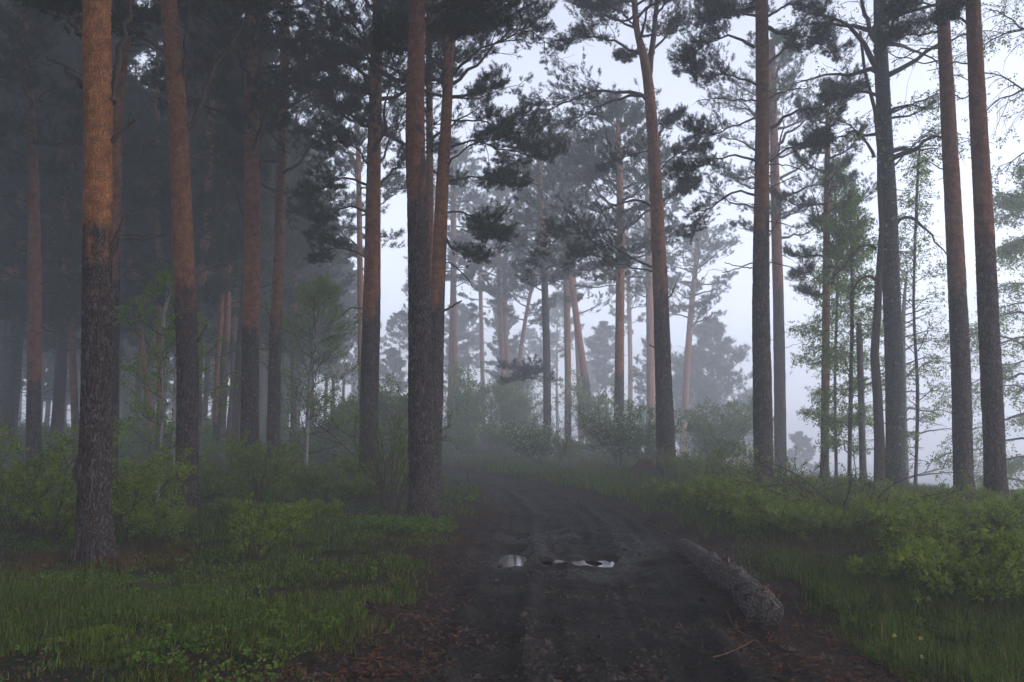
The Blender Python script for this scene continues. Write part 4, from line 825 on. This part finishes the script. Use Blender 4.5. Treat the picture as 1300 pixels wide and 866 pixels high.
# litter
g = Geo(); x, y = sample(36000, rng, 4.3, 26); rs_ = road_sd(x, y); k = rng.random(len(x)) < np.where(rs_ > .45, .10, np.where(rs_ > -.5, .42, .30)); x, y = x[k], y[k]
T_LIT = leaf_templates(33, 2, .028, .012, .02, ang=(60, 90)); p = np.stack([x, y, H(x, y, True) + .006], 1); foliage(g, rng, p, np.tile([[0, 0, 1.]], (len(x), 1)), T_LIT, 1.0)
tag(g.obj('leaf_litter', M_LITTER), 'brown fallen scraps of leaf and bark strewn along the track edges', 'leaf litter', kind='stuff')
def clods(name, label, n_, seed, szr, m_, ok):
    r2 = np.random.default_rng(seed); x, y = sample(n_, r2, 4.2, 24); k = ok(x, y, r2); x, y = x[k], y[k]; n2 = len(x); sz = r2.uniform(*szr, n2) ** 1.0 * (1 + (r2.random(n2) < .06) * 1.6)
    base = nrm(np.array([[1, 0, 0], [-1, 0, 0], [0, 1, 0], [0, -1, 0], [0, 0, 1], [0, 0, -1]], float)); F = np.array([[0, 2, 4], [2, 1, 4], [1, 3, 4], [3, 0, 4], [2, 0, 5], [1, 2, 5], [3, 1, 5], [0, 3, 5]])
    V = base[None] * (sz[:, None] * r2.uniform(.6, 1.3, (n2, 6)))[..., None] * np.array([1, 1, .6]); az = r2.uniform(0, 2 * pi, n2)[:, None]; vx = V[..., 0] * np.cos(az) - V[..., 1] * np.sin(az); vy = V[..., 0] * np.sin(az) + V[..., 1] * np.cos(az)
    V = np.stack([vx + x[:, None], vy + y[:, None], V[..., 2] + (H(x, y, True) + sz * .15)[:, None]], -1).reshape(-1, 3)
    return tag(build(name, V, (np.arange(n2)[:, None, None] * 6 + F[None]).reshape(-1, 3), m_), label, 'soil crumbs', kind='stuff')
m, n, l = mat('mud_crumb'); finish(n, l, mixc(n, l, ramp(n, l, noise(n, l, coords(n, l), 2.5, 2), .35, .65), (.012, .009, .008), (.070, .052, .042)), .9); M_CRUMB = m
clods('mud_crumbs', 'loose crumbs of dark mud and grit strewn over the track', 42000, 71, (.006, .020), M_CRUMB, lambda x, y, r2: (road_sd(x, y) > -.35) & (r2.random(len(x)) < .25 + .75 * (fbm(x / .5, y / .9, 3, 72) > .05)))
T_NDL = leaf_templates(34, 4, .06, .003, .03, ang=(70, 90)); g = Geo(); x, y = sample(9000, rng, 4.3, 16); rs_ = road_sd(x, y); k = (rs_ < .6) & (rs_ > -1.2); x, y = x[k], y[k]
p = np.stack([x, y, H(x, y, True) + .007], 1); foliage(g, rng, p, np.tile([[0, 0, 1.]], (len(x), 1)), T_NDL, 1.0); tag(g.obj('needle_litter', M_LITTER), 'fallen rusty pine needles along both edges of the mud', 'needle litter', kind='stuff')

# ------------------------------------------------------------------ log, mound, stones, sticks, flowers
def log_bark():
    m, n, l = mat('weathered_log'); v = coords(n, l, (.22, 1, 1), .25, 6); e = vor(n, l, v, 38); crack = ramp(n, l, e, .0, .16)
    f = noise(n, l, coords(n, l), 22, 5, .7); b = noise(n, l, coords(n, l), 3.5, 3)
    a = mixc(n, l, ramp(n, l, f, .3, .7), (.080, .068, .062), (.200, .172, .158)); a = mixc(n, l, ramp(n, l, b, .60, .68), a, (.24, .11, .06)); a = mixc(n, l, crack, (.035, .03, .028), a)
    finish(n, l, a, .85, math_(n, l, 'ADD', crack, math_(n, l, 'MULTIPLY', f, .5)), .9, .025, .2); return m
M_LOG = log_bark()
m, n, l = mat('log_end_wood'); tc = coords(n, l, (1, 1, 1), .1); wv = N(n, 'ShaderNodeTexWave', wave_type='RINGS', rings_direction='X'); l.new(tc, wv.inputs[0]); wv.inputs['Scale'].default_value = 14; wv.inputs['Distortion'].default_value = 2
finish(n, l, mixc(n, l, wv.outputs[1], (.055, .05, .048), (.13, .115, .105)), .85, wv.outputs[1], .4, .01); M_LOGEND = m
A_ = np.array([*gpt(864, 690, .12), 0]); B_ = np.array([*gpt(981, 777, .12), 0]); A_[2] = hz(A_[0], A_[1]) + .075; B_[2] = hz(B_[0], B_[1]) + .105
dirv = B_ - A_; Ln = np.linalg.norm(dirv); ang_ = math.atan2(dirv[1], dirv[0]); pit_ = math.asin(dirv[2] / Ln)
logr = empty('fallen_log', A_, 'weathered fallen log with peeling bark lying along the right edge of the track', 'log'); logr.rotation_euler = (0, -pit_, ang_)
ns, sd_ = 150, 64; xx = np.linspace(0, Ln, ns); th = np.arange(sd_) * 2 * pi / sd_; XX, TT = np.meshgrid(xx, th, indexing='ij')
cy = .06 * np.sin(XX / Ln * 3.4) + .02 * np.sin(XX * 3); cz = .02 * np.sin(XX * 1.6 + 1); R0 = .102 + .045 * (XX / Ln) ** 1.2
R0 = R0 * (1 + .08 * fbm(XX * 1.5, np.cos(TT) * 1.2 + np.sin(TT), 3, 5) + .07 * sstep(.2, .45, XX / Ln) * fbm(XX * 4, np.cos(TT) * 4 + np.sin(TT) * 3, 3, 9))
cellx = XX / .12; cellt = TT / (2 * pi) * 14
R0 = R0 + sstep(.25, .5, XX / Ln) * .012 * np.sign(fbm(cellx, np.abs(cellt - 7), 2, 12))
for kx, kt, ka in ((.42, 1.6, .06), (.50, 2.2, .05), (.58, 1.3, .045), (.66, 1.0, .04)):
    R0 = R0 + ka * np.exp(-((XX / Ln - kx) * Ln / .09) ** 2) * np.exp(-((TT - kt) / .35) ** 2)
R0 = R0 * (1 - .25 * sstep(.97, 1.0, XX / Ln)) * (1 - .08 * sstep(.015, 0, XX / Ln))
V = np.stack([XX, cy + R0 * np.cos(TT), cz + R0 * np.sin(TT)], -1).reshape(-1, 3)
i = (np.arange(ns - 1)[:, None] * sd_); s_ = np.arange(sd_)[None]; s2 = (s_ + 1) % sd_; q = np.stack([i + s_, i + s2, i + sd_ + s2, i + sd_ + s_], -1).reshape(-1, 4)
build('bark', V, q, M_LOG, logr, smooth=True)
def endcap(ix, push):
    ring = V.reshape(ns, sd_, 3)[ix]; c_ = ring.mean(0); vs = [c_ + np.array([push * .3, 0, 0])]; F = []
    r1 = c_ + (ring - c_) * .55 + np.array([push * .2, 0, 0]) + np.random.default_rng(3).normal(0, .006, ring.shape); VV = np.vstack([vs, r1, ring]); k = np.arange(sd_); k2 = (k + 1) % sd_
    return VV, [np.stack([0 * k, 1 + k, 1 + k2], 1), np.stack([1 + k, 1 + sd_ + k, 1 + sd_ + k2, 1 + k2], 1)]
VV, FF = endcap(0, -.02); build('sawn_end', VV, FF, M_LOGEND, logr); VV, FF = endcap(ns - 1, .12); build('rotten_end', VV, FF, M_LOG, logr)
rng = np.random.default_rng(14)
for j in range(26):                                   # peeling flakes of bark
    fx = rng.uniform(.35, 1.0) * Ln; tt = rng.uniform(.2, 2.6) if j < 20 else rng.uniform(2.6, 3.6); rr = .112 + .045 * fx / Ln; c_ = np.array([fx, .06 * math.sin(fx / Ln * 3.4) + rr * math.cos(tt), rr * math.sin(tt)])
    nrm_ = np.array([rng.normal(0, .3), math.cos(tt), math.sin(tt)]); u = nrm(np.array([1, rng.normal(0, .5), rng.normal(0, .5)])); w_ = nrm(np.cross(nrm_, u)); lx, wx = rng.uniform(.02, .06), rng.uniform(.008, .02)
    k = 5; s_ = np.linspace(-1, 1, k)[:, None]; mid = c_ + u * s_ * lx + nrm_ * (.004 + .014 * s_ ** 2 * rng.uniform(0, 1)); a_, b_2 = mid + w_ * wx * (1 - .5 * s_ ** 2), mid - w_ * wx * (1 - .4 * s_ ** 2)
    top = nrm_ * .005; Vf = np.vstack([a_, b_2, a_ + top, b_2 + top]); i = np.arange(k - 1); F = np.concatenate([np.stack([i, i + 1, k + i + 1, k + i], 1), np.stack([2 * k + i, 3 * k + i, 3 * k + i + 1, 2 * k + i + 1], 1), np.stack([i, 2 * k + i, 2 * k + i + 1, i + 1], 1), np.stack([k + i, k + i + 1, 3 * k + i + 1, 3 * k + i], 1)])
    build('bark_flake', Vf, F, M_RED if False else (M_LIMB_OR if rng.random() < .55 else M_LOG), logr)
# needle mound at the forked pine
def mound(name, label, cat, x, y, rx, ry, h, m_, seed):
    a = np.linspace(0, 2 * pi, 40, endpoint=False); rr = np.linspace(0, 1, 16); RR_, AA = np.meshgrid(rr, a, indexing='ij'); xx = x + rx * RR_ * np.cos(AA); yy = y + ry * RR_ * np.sin(AA)
    zz = H(xx, yy, False) - .04 + (h + .04) * (1 - RR_ ** 2) * (1 + .35 * fbm(xx * 5, yy * 5, 3, seed)); Vm = np.stack([xx, yy, zz], -1).reshape(-1, 3) - np.array([x, y, 0]); i = np.arange(15)[:, None] * 40; s_ = np.arange(40)[None]; s2 = (s_ + 1) % 40
    return tag(build(name, Vm, np.stack([i + s_, i + 40 + s_, i + 40 + s2, i + s2], -1).reshape(-1, 4), m_, smooth=True, loc=(x, y, 0)), label, cat)
m, n, l = mat('needle_heap'); f = noise(n, l, coords(n, l), 30, 4, .7); finish(n, l, mixc(n, l, ramp(n, l, f, .35, .65), (.07, .038, .028), (.13, .07, .05)), .95, f, .8, .03); M_HEAP = m
m, n, l = mat('bare_soil'); f = noise(n, l, coords(n, l), 18, 4, .7); finish(n, l, mixc(n, l, ramp(n, l, f, .35, .65), (.028, .02, .016), (.065, .042, .03)), .95, f, .9, .04); M_SOIL = m
mound('ant_hill', 'low reddish needle heap left of the foot of the forked verge pine', 'ant hill', gx_(817, 24.5), 24.5, .62, .5, .34, M_HEAP, 3)
g_ = gpt(843, 655, .1); mound('soil_clod', 'dark clump of turned soil in the grass beyond the far end of the log', 'soil clod', g_[0], g_[1], .38, .45, .16, M_SOIL, 5)
g_ = gpt(175, 745, .1); mound('soil_bank', 'dark bare bank of soil below the withered grass by the thick near pine', 'soil bank', g_[0], g_[1], .5, .22, .10, M_SOIL, 8)
def stick(label, pts, r, m_, z=.02, up=None):
    P = []
    for j, (px, py) in enumerate(pts):
        q_ = gpt(px, py, .02); P.append([q_[0], q_[1], float(H(np.array([q_[0]]), np.array([q_[1]]), True)[0]) + z])
    P = resample(np.array(P), 12); P[:, 2] = np.maximum(P[:, 2], H(P[:, 0], P[:, 1], True) + r) ; P[1:-1] += rng.normal(0, .006, (10, 3)) * np.array([1, 1, .3]); V_, q_ = tubes(P[None], shoots(P[None], r, r * .5), 6); 
    return tag(build('fallen_twig', V_, q_, m_, smooth=True), label, 'twig')
stick('long thin pale twig curving across the mud below the near end of the log', [(922, 770), (935, 792), (957, 806), (975, 822)], .007, M_LIMB_OR)
stick('thin twig crossing the lower end of the curving pale twig', [(905, 828), (935, 822), (958, 806)], .006, M_LIMB_OR)
stick('short pale stick lying in grass left of the track', [(250, 808), (258, 822), (263, 832)], .006, M_DEAD)
stick('broken splinter of wood on the mud beside the near log end', [(948, 784), (960, 787), (973, 788)], .016, M_LIMB_OR)
stick('dark bent stick in the left grass under the moss patch', [(180, 800), (120, 790), (60, 768), (10, 735)], .006, M_TWIG)
stick('dark stick lying in the grass right of the leafy low bush', [(270, 795), (310, 792), (345, 785)], .009, M_TWIG)
# upright dead twig by the bend
P = np.array([at(606, 628, 19), at(601, 618, 19), at(595, 611, 19), at(593, 600, 19)]); P = resample(P, 8); P[0, 2] = hz(P[0, 0], 19) - .03; V_, q_ = tubes(P[None], shoots(P[None], .018, .008), 6)
tag(build('dead_twig', V_, q_, M_TWIG, smooth=True), 'dark bent twig sticking up on the left verge before the bend', 'twig')
# cowslips
m, n, l = mat('yellow_petals'); finish(n, l, (.62, .58, .12), .6); M_YEL = m
T_FL = leaf_templates(41, 12, .016, .011, .01, ang=(10, 120)); T_RS = leaf_templates(42, 8, .10, .04, .02, ang=(45, 85))
for j, (px, py, hh, lab) in enumerate([(1136, 812, .17, 'pale yellow cowslip in the tall grass below the thicket'), (1172, 838, .15, 'yellow cowslip right of and nearer than the paler one'), (1213, 860, .08, 'small yellow flower at the bottom edge of the tall grass'), (1170, 808, .13, 'tiny pale yellow flower above the brighter cowslip')]):
    g_ = gpt(px, py, .12); root = empty('cowslip', (g_[0], g_[1], hz(*g_) - .01), lab, 'flower', 'cowslips in the right grass'); P = np.array([[[0, 0, 0], [.01, 0, hh * .5], [.0, .01, hh]]]); V_, q_ = tubes(P, shoots(P, .003, .002), 5); build('stem', V_, q_, M_COVER, root, {'tint': np.full(len(V_), .5)})
    g = Geo(); foliage(g, rng, np.array([[0, .01, hh]] * 2), np.array([[0, 0, 1.]] * 2), T_FL); build('blossom', np.concatenate(g.V), np.concatenate(g.F3), M_YEL, root); g = Geo(); foliage(g, rng, np.zeros((1, 3)), np.array([[0, 0, 1.]]), T_RS); g.obj('rosette', M_COVER, root)

# ------------------------------------------------------------------ haze
m = bpy.data.materials.new('haze'); m.use_nodes = True; n = m.node_tree.nodes; l = m.node_tree.links; n.clear()
pv = n.new('ShaderNodeVolumePrincipled'); pv.inputs['Color'].default_value = (.93, .955, 1.0, 1); pv.inputs['Density'].default_value = HAZE; pv.inputs['Anisotropy'].default_value = 0.3
oo = n.new('ShaderNodeOutputMaterial'); l.new(pv.outputs[0], oo.inputs['Volume'])
bx = np.array([(x, y, z) for x in (-205, 205) for y in (-65, 265) for z in (-13, 27)], float)
hzobj = build('haze', bx, np.array([[0, 1, 3, 2], [4, 6, 7, 5], [0, 4, 5, 1], [2, 3, 7, 6], [0, 2, 6, 4], [1, 5, 7, 3]]), m)
tag(hzobj, 'pale morning fog filling the wood and thickening with distance', 'haze', kind='stuff')
